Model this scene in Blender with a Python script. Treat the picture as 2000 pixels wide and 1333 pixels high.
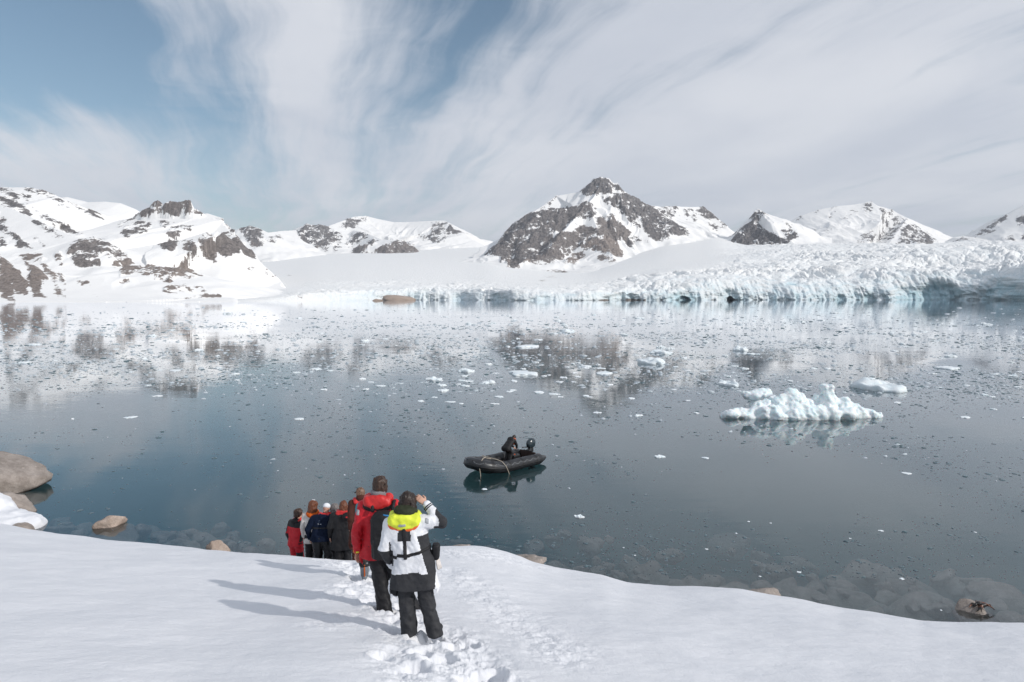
import bpy, bmesh, math, random, os
import numpy as np
from mathutils import Vector, Matrix

# ------------------------------------------------------------------ camera
scene = bpy.context.scene
for o in list(bpy.data.objects):
    bpy.data.objects.remove(o)
COL = scene.collection
H = 8.8                      # eye above the water
F = 1333.0                   # focal length in photo pixels (24 mm)
HORIZON = 577.0
PITCH = math.atan((666.5 - HORIZON) / F)
cam_data = bpy.data.cameras.new("camera")
cam_data.lens = 24.0
cam_data.sensor_width = 36.0
cam_data.clip_start = 0.1
cam_data.clip_end = 60000.0
cam = bpy.data.objects.new("camera", cam_data)
COL.objects.link(cam)
cam.location = (0, 0, H)
cam.rotation_euler = (math.pi / 2 - PITCH, 0, 0)
scene.camera = cam

# ------------------------------------------------------------------ light
SUN_DIR = Vector((0.87, -0.49, 0.0)).normalized() * math.cos(math.radians(31.5))
SUN_DIR.z = math.sin(math.radians(31.5))
sun_data = bpy.data.lights.new("sun", 'SUN')
sun_data.energy = 2.75
sun_data.angle = math.radians(0.9)
sun_data.color = (1.0, 0.955, 0.90)
sun = bpy.data.objects.new("sun", sun_data)
COL.objects.link(sun)
sun.rotation_euler = SUN_DIR.to_track_quat('Z', 'Y').to_euler()
sun.location = (60, -40, 80)

world = bpy.data.worlds.new("World")
scene.world = world
world.use_nodes = True
SKY_STRENGTH = 0.105

scene.view_settings.view_transform = 'Standard'
scene.view_settings.look = 'None'
scene.view_settings.gamma = 1.0
scene.view_settings.exposure = 0.0
scene.view_settings.use_curve_mapping = False
scene.cycles.use_denoising = True
scene.cycles.max_bounces = 10
scene.cycles.diffuse_bounces = 3
scene.cycles.glossy_bounces = 4
scene.cycles.transmission_bounces = 4
scene.cycles.transparent_max_bounces = 10
scene.cycles.volume_bounces = 0
scene.cycles.sample_clamp_indirect = 6.0
scene.cycles.caustics_reflective = False
scene.cycles.caustics_refractive = False


# ------------------------------------------------------------------ node helper
class NT:
    def __init__(self, tree):
        self.t = tree
        self.n = tree.nodes
        self.l = tree.links

    def node(self, typ, ins=None, **props):
        n = self.n.new(typ)
        for k, v in props.items():
            setattr(n, k, v)
        if ins:
            for k, v in ins.items():
                self.set(n.inputs[k], v)
        return n

    def set(self, sock, v):
        if isinstance(v, bpy.types.NodeSocket):
            self.l.new(v, sock)
        else:
            if isinstance(v, (tuple, list)) and len(v) == 3 and sock.type == 'RGBA':
                v = (*v, 1.0)
            sock.default_value = v

    def m(self, op, a, b=None, c=None, clamp=False):
        n = self.n.new('ShaderNodeMath')
        n.operation = op
        n.use_clamp = clamp
        self.set(n.inputs[0], a)
        if b is not None:
            self.set(n.inputs[1], b)
        if c is not None:
            self.set(n.inputs[2], c)
        return n.outputs[0]

    def mix(self, fac, a, b, blend='MIX'):
        n = self.n.new('ShaderNodeMix')
        n.data_type = 'RGBA'
        n.blend_type = blend
        self.set(n.inputs[0], fac)
        self.set(n.inputs[6], a)
        self.set(n.inputs[7], b)
        return n.outputs[2]

    def ramp(self, fac, stops, interp='LINEAR'):
        n = self.n.new('ShaderNodeValToRGB')
        n.color_ramp.interpolation = interp
        e = n.color_ramp.elements
        while len(e) < len(stops):
            e.new(0.5)
        for el, (p, c) in zip(e, stops):
            el.position = p
            if isinstance(c, (int, float)):
                c = (c, c, c)
            el.color = (*c[:3], 1.0)
        self.set(n.inputs[0], fac)
        return n.outputs[0]

    def smooth(self, x, lo, hi, a=0.0, b=1.0):
        n = self.n.new('ShaderNodeMapRange')
        n.interpolation_type = 'SMOOTHSTEP'
        self.set(n.inputs[0], x)
        n.inputs[1].default_value = lo
        n.inputs[2].default_value = hi
        n.inputs[3].default_value = a
        n.inputs[4].default_value = b
        return n.outputs[0]

    def noise(self, vec, scale, detail=4.0, rough=0.55, dist=0.0, dims='3D', lac=2.0):
        n = self.n.new('ShaderNodeTexNoise')
        n.noise_dimensions = dims
        if vec is not None:
            self.l.new(vec, n.inputs['Vector'])
        n.inputs['Scale'].default_value = scale
        n.inputs['Detail'].default_value = detail
        n.inputs['Roughness'].default_value = rough
        n.inputs['Lacunarity'].default_value = lac
        n.inputs['Distortion'].default_value = dist
        return n.outputs['Fac']

    def comb(self, x, y, z=0.0):
        n = self.n.new('ShaderNodeCombineXYZ')
        self.set(n.inputs[0], x)
        self.set(n.inputs[1], y)
        self.set(n.inputs[2], z)
        return n.outputs[0]

    def vmul(self, v, s):
        n = self.n.new('ShaderNodeVectorMath')
        n.operation = 'MULTIPLY'
        self.l.new(v, n.inputs[0])
        n.inputs[1].default_value = s
        return n.outputs[0]

    def bump(self, h, strength, dist, normal=None):
        n = self.n.new('ShaderNodeBump')
        n.inputs['Strength'].default_value = strength
        n.inputs['Distance'].default_value = dist
        self.l.new(h, n.inputs['Height'])
        if normal is not None:
            self.l.new(normal, n.inputs['Normal'])
        return n.outputs[0]


MATS = {}


def new_mat(name):
    m = bpy.data.materials.new(name)
    m.use_nodes = True
    m.node_tree.nodes.clear()
    t = NT(m.node_tree)
    out = t.node('ShaderNodeOutputMaterial')
    MATS[name] = m
    return m, t, out


def principled(t, out, **ins):
    b = t.node('ShaderNodeBsdfPrincipled')
    for k, v in ins.items():
        t.set(b.inputs[k.replace('_', ' ')], v)
    t.l.new(b.outputs[0], out.inputs['Surface'])
    return b


# ------------------------------------------------------------------ sky
def px_dir(x, y):
    """photo pixel -> direction with Y = 1"""
    dx, up = (x - 1000.0) / F, (666.5 - y) / F
    Y = math.cos(PITCH) + up * math.sin(PITCH)
    Z = up * math.cos(PITCH) - math.sin(PITCH)
    return dx / Y, 1.0, Z / Y


def px2w(x, y, D):
    a, _, c = px_dir(x, y)
    return a * D, D, H + c * D


def px_on(x, y, z=0.0):
    a, _, c = px_dir(x, y)
    D = (z - H) / c
    return a * D, D, z


def w2px(X, Y, Z):
    dz = Z - H
    f = Y * math.cos(PITCH) - dz * math.sin(PITCH)
    up = Y * math.sin(PITCH) + dz * math.cos(PITCH)
    return 1000.0 + F * X / f, 666.5 - F * up / f


SKY_B = 0.14                 # flattening of the cloud plane towards the horizon
SKY_AZ = math.radians(-18.0)


def sky_ab(x, y):
    a, b, c = px_dir(x, y)
    l = math.sqrt(a * a + 1 + c * c)
    a, b, c = a / l, b / l, c / l
    px, py = a / (c + SKY_B), b / (c + SKY_B)
    return (px * math.cos(SKY_AZ) - py * math.sin(SKY_AZ), px * math.sin(SKY_AZ) + py * math.cos(SKY_AZ))


def build_world():
    t = NT(world.node_tree)
    t.n.clear()
    out = t.node('ShaderNodeOutputWorld')
    bg = t.node('ShaderNodeBackground')
    bg.inputs['Strength'].default_value = SKY_STRENGTH
    t.l.new(bg.outputs[0], out.inputs['Surface'])
    sky = t.node('ShaderNodeTexSky')
    sky.sky_type = 'NISHITA'
    sky.sun_disc = False
    sky.sun_elevation = math.radians(31.5)
    sky.sun_rotation = math.atan2(SUN_DIR.x, SUN_DIR.y)
    sky.air_density = 1.0
    sky.dust_density = 0.6
    sky.ozone_density = 1.0
    hs = t.node('ShaderNodeHueSaturation', {'Hue': 0.49, 'Saturation': 0.98, 'Value': 0.95, 'Color': sky.outputs[0]})
    skyc = hs.outputs[0]
    tc = t.node('ShaderNodeTexCoord')
    sep = t.node('ShaderNodeSeparateXYZ', {0: tc.outputs['Generated']})
    x, y, z = sep.outputs
    zz = t.m('MAXIMUM', z, 0.0)
    den = t.m('ADD', zz, SKY_B)
    px, py = t.m('DIVIDE', x, den), t.m('DIVIDE', y, den)
    ca, sa = math.cos(SKY_AZ), math.sin(SKY_AZ)
    A = t.m('SUBTRACT', t.m('MULTIPLY', px, ca), t.m('MULTIPLY', py, sa))     # across the streaks
    B = t.m('ADD', t.m('MULTIPLY', px, sa), t.m('MULTIPLY', py, ca))          # along the streaks
    ab = t.comb(A, B, 0.0)
    warp = t.node('ShaderNodeTexNoise', {'Vector': ab, 'Scale': 1.1, 'Detail': 3.0})
    wv = t.node('ShaderNodeVectorMath', {0: warp.outputs['Color'], 1: (0.5, 0.5, 0.5)}, operation='SUBTRACT')
    wv2 = t.vmul(wv.outputs[0], (0.42, 0.9, 0.0))
    abw = t.node('ShaderNodeVectorMath', {0: ab, 1: wv2}, operation='ADD').outputs[0]
    # fine fibres, broad veils
    fib = t.noise(t.vmul(abw, (4.2, 0.5, 1.0)), 1.5, 9.0, 0.6, 0.25)
    fib2 = t.noise(t.vmul(abw, (1.2, 1.7, 1.0)), 2.6, 8.0, 0.6, 0.8)
    veil = t.noise(t.vmul(abw, (1.0, 0.45, 1.0)), 1.15, 5.0, 0.55, 0.2)
    sepw = t.node('ShaderNodeSeparateXYZ', {0: abw})
    Aw, Bw, _ = sepw.outputs

    def blob(px0, py0, ra, rb, rot=0.0):
        a0, b0 = sky_ab(px0, py0)
        da, db = t.m('SUBTRACT', Aw, a0), t.m('SUBTRACT', Bw, b0)
        if rot:
            c, s = math.cos(rot), math.sin(rot)
            da, db = (t.m('ADD', t.m('MULTIPLY', da, c), t.m('MULTIPLY', db, s)),
                      t.m('SUBTRACT', t.m('MULTIPLY', db, c), t.m('MULTIPLY', da, s)))
        q = t.m('ADD', t.m('POWER', t.m('ABSOLUTE', t.m('DIVIDE', da, ra)), 2.0), t.m('POWER', t.m('ABSOLUTE', t.m('DIVIDE', db, rb)), 2.0))
        return t.m('POWER', 2.718, t.m('MULTIPLY', q, -1.0))

    cov = t.m('MULTIPLY_ADD', veil, 0.9, 0.22)
    for (bx, by, ra, rb, rot, w) in BLOBS:
        cov = t.m('ADD', cov, t.m('MULTIPLY', blob(bx, by, ra, rb, rot), w))
    cov = t.m('ADD', cov, t.m('MULTIPLY', t.m('SUBTRACT', fib, 0.5), 1.7))
    cov = t.m('ADD', cov, t.m('MULTIPLY', t.m('SUBTRACT', fib2, 0.5), 0.5))
    fib3 = t.noise(t.vmul(ab, (9.0, 0.8, 1.0)), 1.7, 7.0, 0.62, 0.2)
    cov = t.m('ADD', cov, t.m('MULTIPLY', t.m('SUBTRACT', fib3, 0.5), 0.5))
    cloud = t.smooth(cov, -0.05, 1.15)
    cloud = t.m('MULTIPLY', cloud, 0.93)
    # cloud light: slightly uneven grey-white
    tone = t.noise(t.vmul(abw, (0.8, 0.5, 1.0)), 1.6, 4.0, 0.5)
    ccol = t.mix(t.smooth(tone, 0.3, 0.7), (5.9, 6.25, 7.0), (7.3, 7.5, 8.0))
    col = t.mix(cloud, skyc, ccol)
    t.l.new(col, bg.inputs['Color'])


# photo place, width across / along the streaks, turn, weight (positive = cloud, negative = blue gap)
BLOBS = [
    (20, 110, 0.55, 0.7, 0.0, -1.5),
    (120, 30, 0.22, 0.4, 0.0, -0.5),
    (455, 330, 0.22, 1.6, 0.0, -0.50),
    (300, 250, 0.12, 0.6, 0.0, -0.35),
    (860, 60, 0.18, 0.9, 0.0, -0.70),
    (930, 10, 0.20, 0.5, 0.0, -0.35),
    (700, 270, 0.22, 0.8, 0.0, -0.12),
    (560, 400, 0.6, 1.0, 0.0, -0.05),
    (500, 110, 0.30, 0.6, 0.0, 0.42),
    (330, 100, 0.13, 0.8, 0.15, 0.45),
    (600, 200, 0.12, 0.8, 0.0, 0.30),
    (1500, 230, 1.6, 1.5, 0.0, 0.24),
    (1500, 420, 3.0, 2.5, 0.0, 0.36),
    (90, 290, 0.5, 0.8, 0.0, 0.55),
]
build_world()


# ------------------------------------------------------------------ numpy noise
_rng = np.random.RandomState(11)
_PERM = _rng.permutation(512).astype(np.int64)
_G = _rng.normal(size=(512, 3))
_G /= np.linalg.norm(_G, axis=1)[:, None]


_ang = _rng.uniform(0, 2 * np.pi, 512)
_G2X, _G2Y = np.cos(_ang).astype(np.float32), np.sin(_ang).astype(np.float32)
_P32 = _PERM.astype(np.int32)
_GX, _GY, _GZ = (_G[:, i].astype(np.float32) for i in range(3))


def _split(q):
    i = np.floor(q)
    f = (q - i).astype(np.float32)
    return (i.astype(np.int64) & 511).astype(np.int32), f, f * f * f * (f * (f * 6 - 15) + 10)


def perlin(x, y, z=None):
    x, y = np.broadcast_arrays(np.asarray(x, float), np.asarray(y, float))
    xi, xf, u = _split(x)
    yi, yf, v = _split(y)
    if z is None:
        pa, pb = _P32[xi], _P32[(xi + 1) & 511]

        def g(p, i, j):
            h = _P32[(p + yi + j) & 511]
            return _G2X[h] * (xf - i) + _G2Y[h] * (yf - j)
        return ((g(pa, 0, 0) * (1 - u) + g(pb, 1, 0) * u) * (1 - v) + (g(pa, 0, 1) * (1 - u) + g(pb, 1, 1) * u) * v) * 1.5
    z = np.broadcast_to(np.asarray(z, float), x.shape)
    zi, zf, w = _split(z)
    pa, pb = _P32[xi], _P32[(xi + 1) & 511]
    q = [[_P32[(p + yi + j) & 511] for j in (0, 1)] for p in (pa, pb)]

    def g(i, j, k):
        h = _P32[(q[i][j] + zi + k) & 511]
        return _GX[h] * (xf - i) + _GY[h] * (yf - j) + _GZ[h] * (zf - k)
    x00 = g(0, 0, 0) * (1 - u) + g(1, 0, 0) * u
    x10 = g(0, 1, 0) * (1 - u) + g(1, 1, 0) * u
    x01 = g(0, 0, 1) * (1 - u) + g(1, 0, 1) * u
    x11 = g(0, 1, 1) * (1 - u) + g(1, 1, 1) * u
    return ((x00 * (1 - v) + x10 * v) * (1 - w) + (x01 * (1 - v) + x11 * v) * w) * 1.6


def fbm(x, y, z=None, oct=5, gain=0.5, lac=2.03):
    s, a = 0.0, 1.0
    for i in range(oct):
        f = lac ** i
        s = s + a * perlin(x * f + 17.3 * i, y * f - 9.1 * i, None if z is None else z * f + 3.7 * i)
        a *= gain
    return s


def ridged(x, y, z=None, oct=5, gain=0.5, lac=2.07):
    s, a, tot = 0.0, 1.0, 0.0
    for i in range(oct):
        f = lac ** i
        n = 1.0 - np.abs(perlin(x * f + 5.3 * i, y * f + 31.7 * i, None if z is None else z * f + 3.7 * i))
        s = s + a * n * n
        tot += a
        a *= gain
    return s / tot


def worley(x, y, seed=0):
    """distance to nearest and second nearest feature point"""
    xi, yi = np.floor(x).astype(np.int64), np.floor(y).astype(np.int64)
    f1 = np.full(x.shape, 9.0)
    f2 = np.full(x.shape, 9.0)
    cid = np.zeros(x.shape)
    for i in (-1, 0, 1):
        for j in (-1, 0, 1):
            h = _PERM[(_PERM[(xi + i + seed) & 511] + yi + j) & 511]
            ox, oy = _G[h][..., 0] * 0.5 + 0.5, _G[h][..., 1] * 0.5 + 0.5
            d = np.hypot(xi + i + ox - x, yi + j + oy - y)
            near = d < f1
            f2 = np.where(near, f1, np.minimum(f2, d))
            cid = np.where(near, _G[h][..., 2], cid)
            f1 = np.where(near, d, f1)
    return f1, f2, cid


def sstep(x, a, b):
    q = np.clip((x - a) / (b - a), 0, 1)
    return q * q * (3 - 2 * q)


# ------------------------------------------------------------------ object helpers
def link_mesh(name, verts, faces, mat=None, parent=None, smooth=True, attrs=None):
    me = bpy.data.meshes.new(name)
    verts = np.asarray(verts, np.float32)
    faces = np.asarray(faces, np.int32) if not isinstance(faces, list) else faces
    if isinstance(faces, np.ndarray):
        nf, k = faces.shape
        me.vertices.add(len(verts))
        me.vertices.foreach_set('co', verts.ravel())
        me.loops.add(nf * k)
        me.loops.foreach_set('vertex_index', faces.ravel())
        me.polygons.add(nf)
        me.polygons.foreach_set('loop_start', np.arange(0, nf * k, k, dtype=np.int32))
        me.polygons.foreach_set('loop_total', np.full(nf, k, np.int32))
        me.update(calc_edges=True)
    else:
        me.from_pydata(verts.tolist(), [], faces)
        me.update()
    if smooth:
        me.polygons.foreach_set('use_smooth', np.ones(len(me.polygons), bool))
    if attrs:
        for k, v in attrs.items():
            a = me.attributes.new(k, 'FLOAT', 'POINT')
            a.data.foreach_set('value', np.asarray(v, np.float32).ravel())
    mats = mat if isinstance(mat, (list, tuple)) else ([mat] if mat else [])
    for m_ in mats:
        me.materials.append(m_)
    me.validate()
    o = bpy.data.objects.new(name, me)
    COL.objects.link(o)
    if parent is not None:
        o.parent = parent
    return o


def tag(o, label=None, cat=None, group=None, kind=None):
    if label:
        o['label'] = label
    if cat:
        o['category'] = cat
    if group:
        o['group'] = group
    if kind:
        o['kind'] = kind
    return o


def empty(name, loc=(0, 0, 0), rz=0.0):
    o = bpy.data.objects.new(name, None)
    o.empty_display_size = 0.2
    COL.objects.link(o)
    o.location = loc
    o.rotation_euler = (0, 0, rz)
    return o


def grid_faces(nr, nc):
    i = np.arange(nr - 1)[:, None] * nc + np.arange(nc - 1)[None, :]
    return np.stack([i, i + 1, i + 1 + nc, i + nc], -1).reshape(-1, 4)


def in_poly(px, py, poly):
    c = np.zeros(px.shape, bool)
    n = len(poly)
    for i in range(n):
        x1, y1 = poly[i]
        x2, y2 = poly[(i + 1) % n]
        if y1 == y2:
            continue
        c ^= ((y1 > py) != (y2 > py)) & (px < (x2 - x1) * (py - y1) / (y2 - y1) + x1)
    return c


def seg_dist_px(px, py, a, b):
    ax, ay = a
    bx, by = b
    L = (bx - ax) ** 2 + (by - ay) ** 2 + 1e-9
    q = np.clip(((px - ax) * (bx - ax) + (py - ay) * (by - ay)) / L, 0, 1)
    return np.hypot(px - ax - q * (bx - ax), py - ay - q * (by - ay))


# ------------------------------------------------------------------ materials of the setting
def mat_mountain():
    m, t, out = new_mat("mountain_rock_and_snow")
    geo = t.node('ShaderNodeNewGeometry')
    pos = geo.outputs['Position']
    at = t.node('ShaderNodeAttribute', attribute_name='rock')
    tint = t.node('ShaderNodeAttribute', attribute_name='brown')
    n1 = t.noise(pos, 0.035, 8.0, 0.66)
    n2 = t.noise(t.vmul(pos, (1.0, 1.0, 0.35)), 0.16, 6.0, 0.65)
    n3 = t.noise(t.vmul(pos, (1.0, 1.0, 2.2)), 0.07, 6.0, 0.7)
    s = t.m('ADD', at.outputs['Fac'], t.m('MULTIPLY', t.m('SUBTRACT', n1, 0.5), 1.5))
    s = t.m('ADD', s, t.m('MULTIPLY', t.m('SUBTRACT', n2, 0.5), 1.1))
    s = t.m('ADD', s, t.m('MULTIPLY', t.m('SUBTRACT', n3, 0.5), 0.9))
    n4 = t.noise(t.vmul(pos, (1.0, 1.0, 0.22)), 0.085, 5.0, 0.6)
    s = t.m('ADD', s, t.m('MULTIPLY', t.m('SUBTRACT', n4, 0.5), 1.0))
    mask = t.smooth(s, 0.46, 0.60)
    rock = t.mix(t.smooth(n2, 0.3, 0.7), (0.10, 0.098, 0.102), (0.28, 0.258, 0.25))
    rockb = t.mix(t.smooth(n2, 0.3, 0.7), (0.22, 0.185, 0.165), (0.38, 0.325, 0.295))
    rock = t.mix(tint.outputs['Fac'], rock, rockb)
    snow = t.mix(t.smooth(n1, 0.3, 0.7), (0.89, 0.885, 0.875), (0.93, 0.925, 0.91))
    col = t.mix(mask, snow, rock)
    b1 = t.bump(t.noise(pos, 0.12, 8.0, 0.65), 1.0, 7.0)
    mixn = t.node('ShaderNodeMix', {0: mask, 4: geo.outputs['Normal'], 5: b1}, data_type='VECTOR')
    principled(t, out, Base_Color=col, Roughness=0.9, Normal=mixn.outputs[1]).inputs['Specular IOR Level'].default_value = 0.1
    return m


def mat_glacier():
    m, t, out = new_mat("glacier_ice")
    geo = t.node('ShaderNodeNewGeometry')
    pos = geo.outputs['Position']
    at = t.node('ShaderNodeAttribute', attribute_name='ice')
    n = t.noise(pos, 0.05, 8.0, 0.65)
    s = t.m('ADD', at.outputs['Fac'], t.m('MULTIPLY', t.m('SUBTRACT', n, 0.5), 0.9))
    col = t.ramp(s, [(0.0, (0.92, 0.915, 0.90)), (0.4, (0.86, 0.885, 0.89)), (0.75, (0.70, 0.80, 0.84)), (1.0, (0.50, 0.67, 0.73))])
    dirt = t.node('ShaderNodeAttribute', attribute_name='dirt')
    dm = t.smooth(t.m('ADD', dirt.outputs['Fac'], t.m('MULTIPLY', t.m('SUBTRACT', t.noise(pos, 0.09, 6.0, 0.7), 0.5), 1.2)), 0.5, 0.62)
    col = t.mix(dm, col, (0.25, 0.22, 0.20))
    b = t.bump(t.noise(pos, 0.16, 9.0, 0.66), 1.0, 2.4)
    principled(t, out, Base_Color=col, Roughness=0.75, Normal=b).inputs['Specular IOR Level'].default_value = 0.25
    return m


def mat_snow():
    m, t, out = new_mat("snow")
    geo = t.node('ShaderNodeNewGeometry')
    pos = geo.outputs['Position']
    n = t.noise(pos, 1.1, 5.0, 0.6)
    col = t.mix(t.smooth(n, 0.3, 0.7), (0.725, 0.74, 0.775), (0.78, 0.79, 0.82))
    g1 = t.noise(t.vmul(pos, (1.0, 0.8, 1.0)), 38.0, 5.0, 0.7)
    g2 = t.noise(t.vmul(pos, (1.0, 1.3, 1.0)), 7.5, 5.0, 0.6)
    b = t.bump(g1, 0.55, 0.012)
    b = t.bump(g2, 0.3, 0.04, b)
    p = principled(t, out, Base_Color=col, Roughness=0.7, Normal=b)
    p.inputs['Specular IOR Level'].default_value = 0.25
    return m


def mat_water():
    m, t, out = new_mat("fjord_water")
    geo = t.node('ShaderNodeNewGeometry')
    pos = geo.outputs['Position']
    w1 = t.noise(t.vmul(pos, (0.55, 1.5, 1.0)), 1.5, 3.0, 0.5, 0.4)
    w2 = t.noise(t.vmul(pos, (0.35, 1.0, 1.0)), 0.22, 3.0, 0.5, 0.3)
    patch = t.smooth(t.noise(t.vmul(pos, (0.5, 1.0, 1.0)), 0.055, 3.0, 0.5), 0.38, 0.62, 0.25, 1.0)
    b = t.bump(t.m('MULTIPLY', w1, patch), 1.0, 0.0065)
    b = t.bump(w2, 1.0, 0.014, b)
    fr = t.node('ShaderNodeFresnel', {'IOR': 1.36, 'Normal': b})
    gl = t.node('ShaderNodeBsdfGlossy', {'Color': (0.97, 0.98, 1.0), 'Roughness': 0.02, 'Normal': b})
    tr = t.node('ShaderNodeBsdfTransparent', {'Color': (0.97, 0.99, 0.99)})
    mx = t.node('ShaderNodeMixShader', {0: t.m('MULTIPLY', fr.outputs[0], 1.3, clamp=True), 1: tr.outputs[0], 2: gl.outputs[0]})
    t.l.new(mx.outputs[0], out.inputs['Surface'])
    # milky melt water: scatters teal, fades the stones with depth
    vp = t.node('ShaderNodeVolumePrincipled', {'Color': (0.42, 0.95, 0.97), 'Density': 0.20, 'Anisotropy': 0.0})
    t.l.new(vp.outputs[0], out.inputs['Volume'])
    return m


def mat_stone(name, c1, c2, wet=False):
    m, t, out = new_mat(name)
    tc = t.node('ShaderNodeTexCoord')
    geo = t.node('ShaderNodeNewGeometry')
    pos = geo.outputs['Position']
    n = t.noise(pos, 2.2, 8.0, 0.68)
    n2 = t.noise(pos, 24.0, 5.0, 0.7)
    col = t.mix(t.smooth(n, 0.3, 0.72), c1, c2)
    col = t.mix(t.smooth(n2, 0.42, 0.75, 0.0, 0.4), col, tuple(0.35 * q for q in c1))
    col = t.mix(t.smooth(t.noise(pos, 6.0, 4.0, 0.6), 0.62, 0.7, 0, 0.5), col, tuple(min(0.6, 1.5 * q) for q in c2))
    b = t.bump(n2, 0.6, 0.02)
    b = t.bump(t.noise(pos, 5.0, 7.0, 0.65), 0.8, 0.07, b)
    principled(t, out, Base_Color=col, Roughness=0.5 if wet else 0.85, Normal=b)
    return m


M_MTN = mat_mountain()
M_GLA = mat_glacier()
M_SNOW = mat_snow()
M_WATER = mat_water()
M_STONE = mat_stone("grey_brown_boulder", (0.24, 0.205, 0.18), (0.40, 0.35, 0.315))
M_STONE_PINK = mat_stone("pale_granite", (0.34, 0.26, 0.21), (0.50, 0.41, 0.35))
M_STONE_UNDER = mat_stone("silted_boulder", (0.36, 0.35, 0.31), (0.60, 0.57, 0.52), True)
M_STONE_DARK = mat_stone("dark_shore_rock", (0.025, 0.022, 0.022), (0.07, 0.06, 0.055))
M_SEABED = mat_stone("silty_seabed", (0.14, 0.14, 0.13), (0.26, 0.25, 0.23), True)


# ------------------------------------------------------------------ mountains
def zoomed(off, sc, polys):
    out = []
    for p in polys:
        w, br = 1.0, 0.0
        if isinstance(p, dict):
            w, br, p = p.get('w', 1.0), p.get('b', 0.0), p['p']
        out.append((w, br, [(off[0] + x * sc, off[1] + y * sc) for x, y in p]))
    return out


def rock_field(px, py, polys, soft=13.0):
    """how far each point lies inside the bare-rock outlines: 0 .. 1, and how brown that rock is"""
    R = np.zeros(px.shape)
    Bn = np.zeros(px.shape)
    for w, br, poly in polys:
        xs = [q[0] for q in poly]
        ys = [q[1] for q in poly]
        mk = (px > min(xs) - 8) & (px < max(xs) + 8) & (py > min(ys) - 8) & (py < max(ys) + 8)
        if not mk.any():
            continue
        qx, qy = px[mk], py[mk]
        ins = in_poly(qx, qy, poly)
        d = np.full(qx.shape, 99.0)
        for i in range(len(poly)):
            d = np.minimum(d, seg_dist_px(qx, qy, poly[i], poly[(i + 1) % len(poly)]))
        sd = np.where(ins, d, -d)
        f = w * (0.5 + np.clip(sd / soft, -0.5, 0.22))
        old = R[mk]
        b_old = Bn[mk]
        Bn[mk] = np.where(f > old, br, b_old)
        R[mk] = np.maximum(old, f)
    return R, Bn


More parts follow.
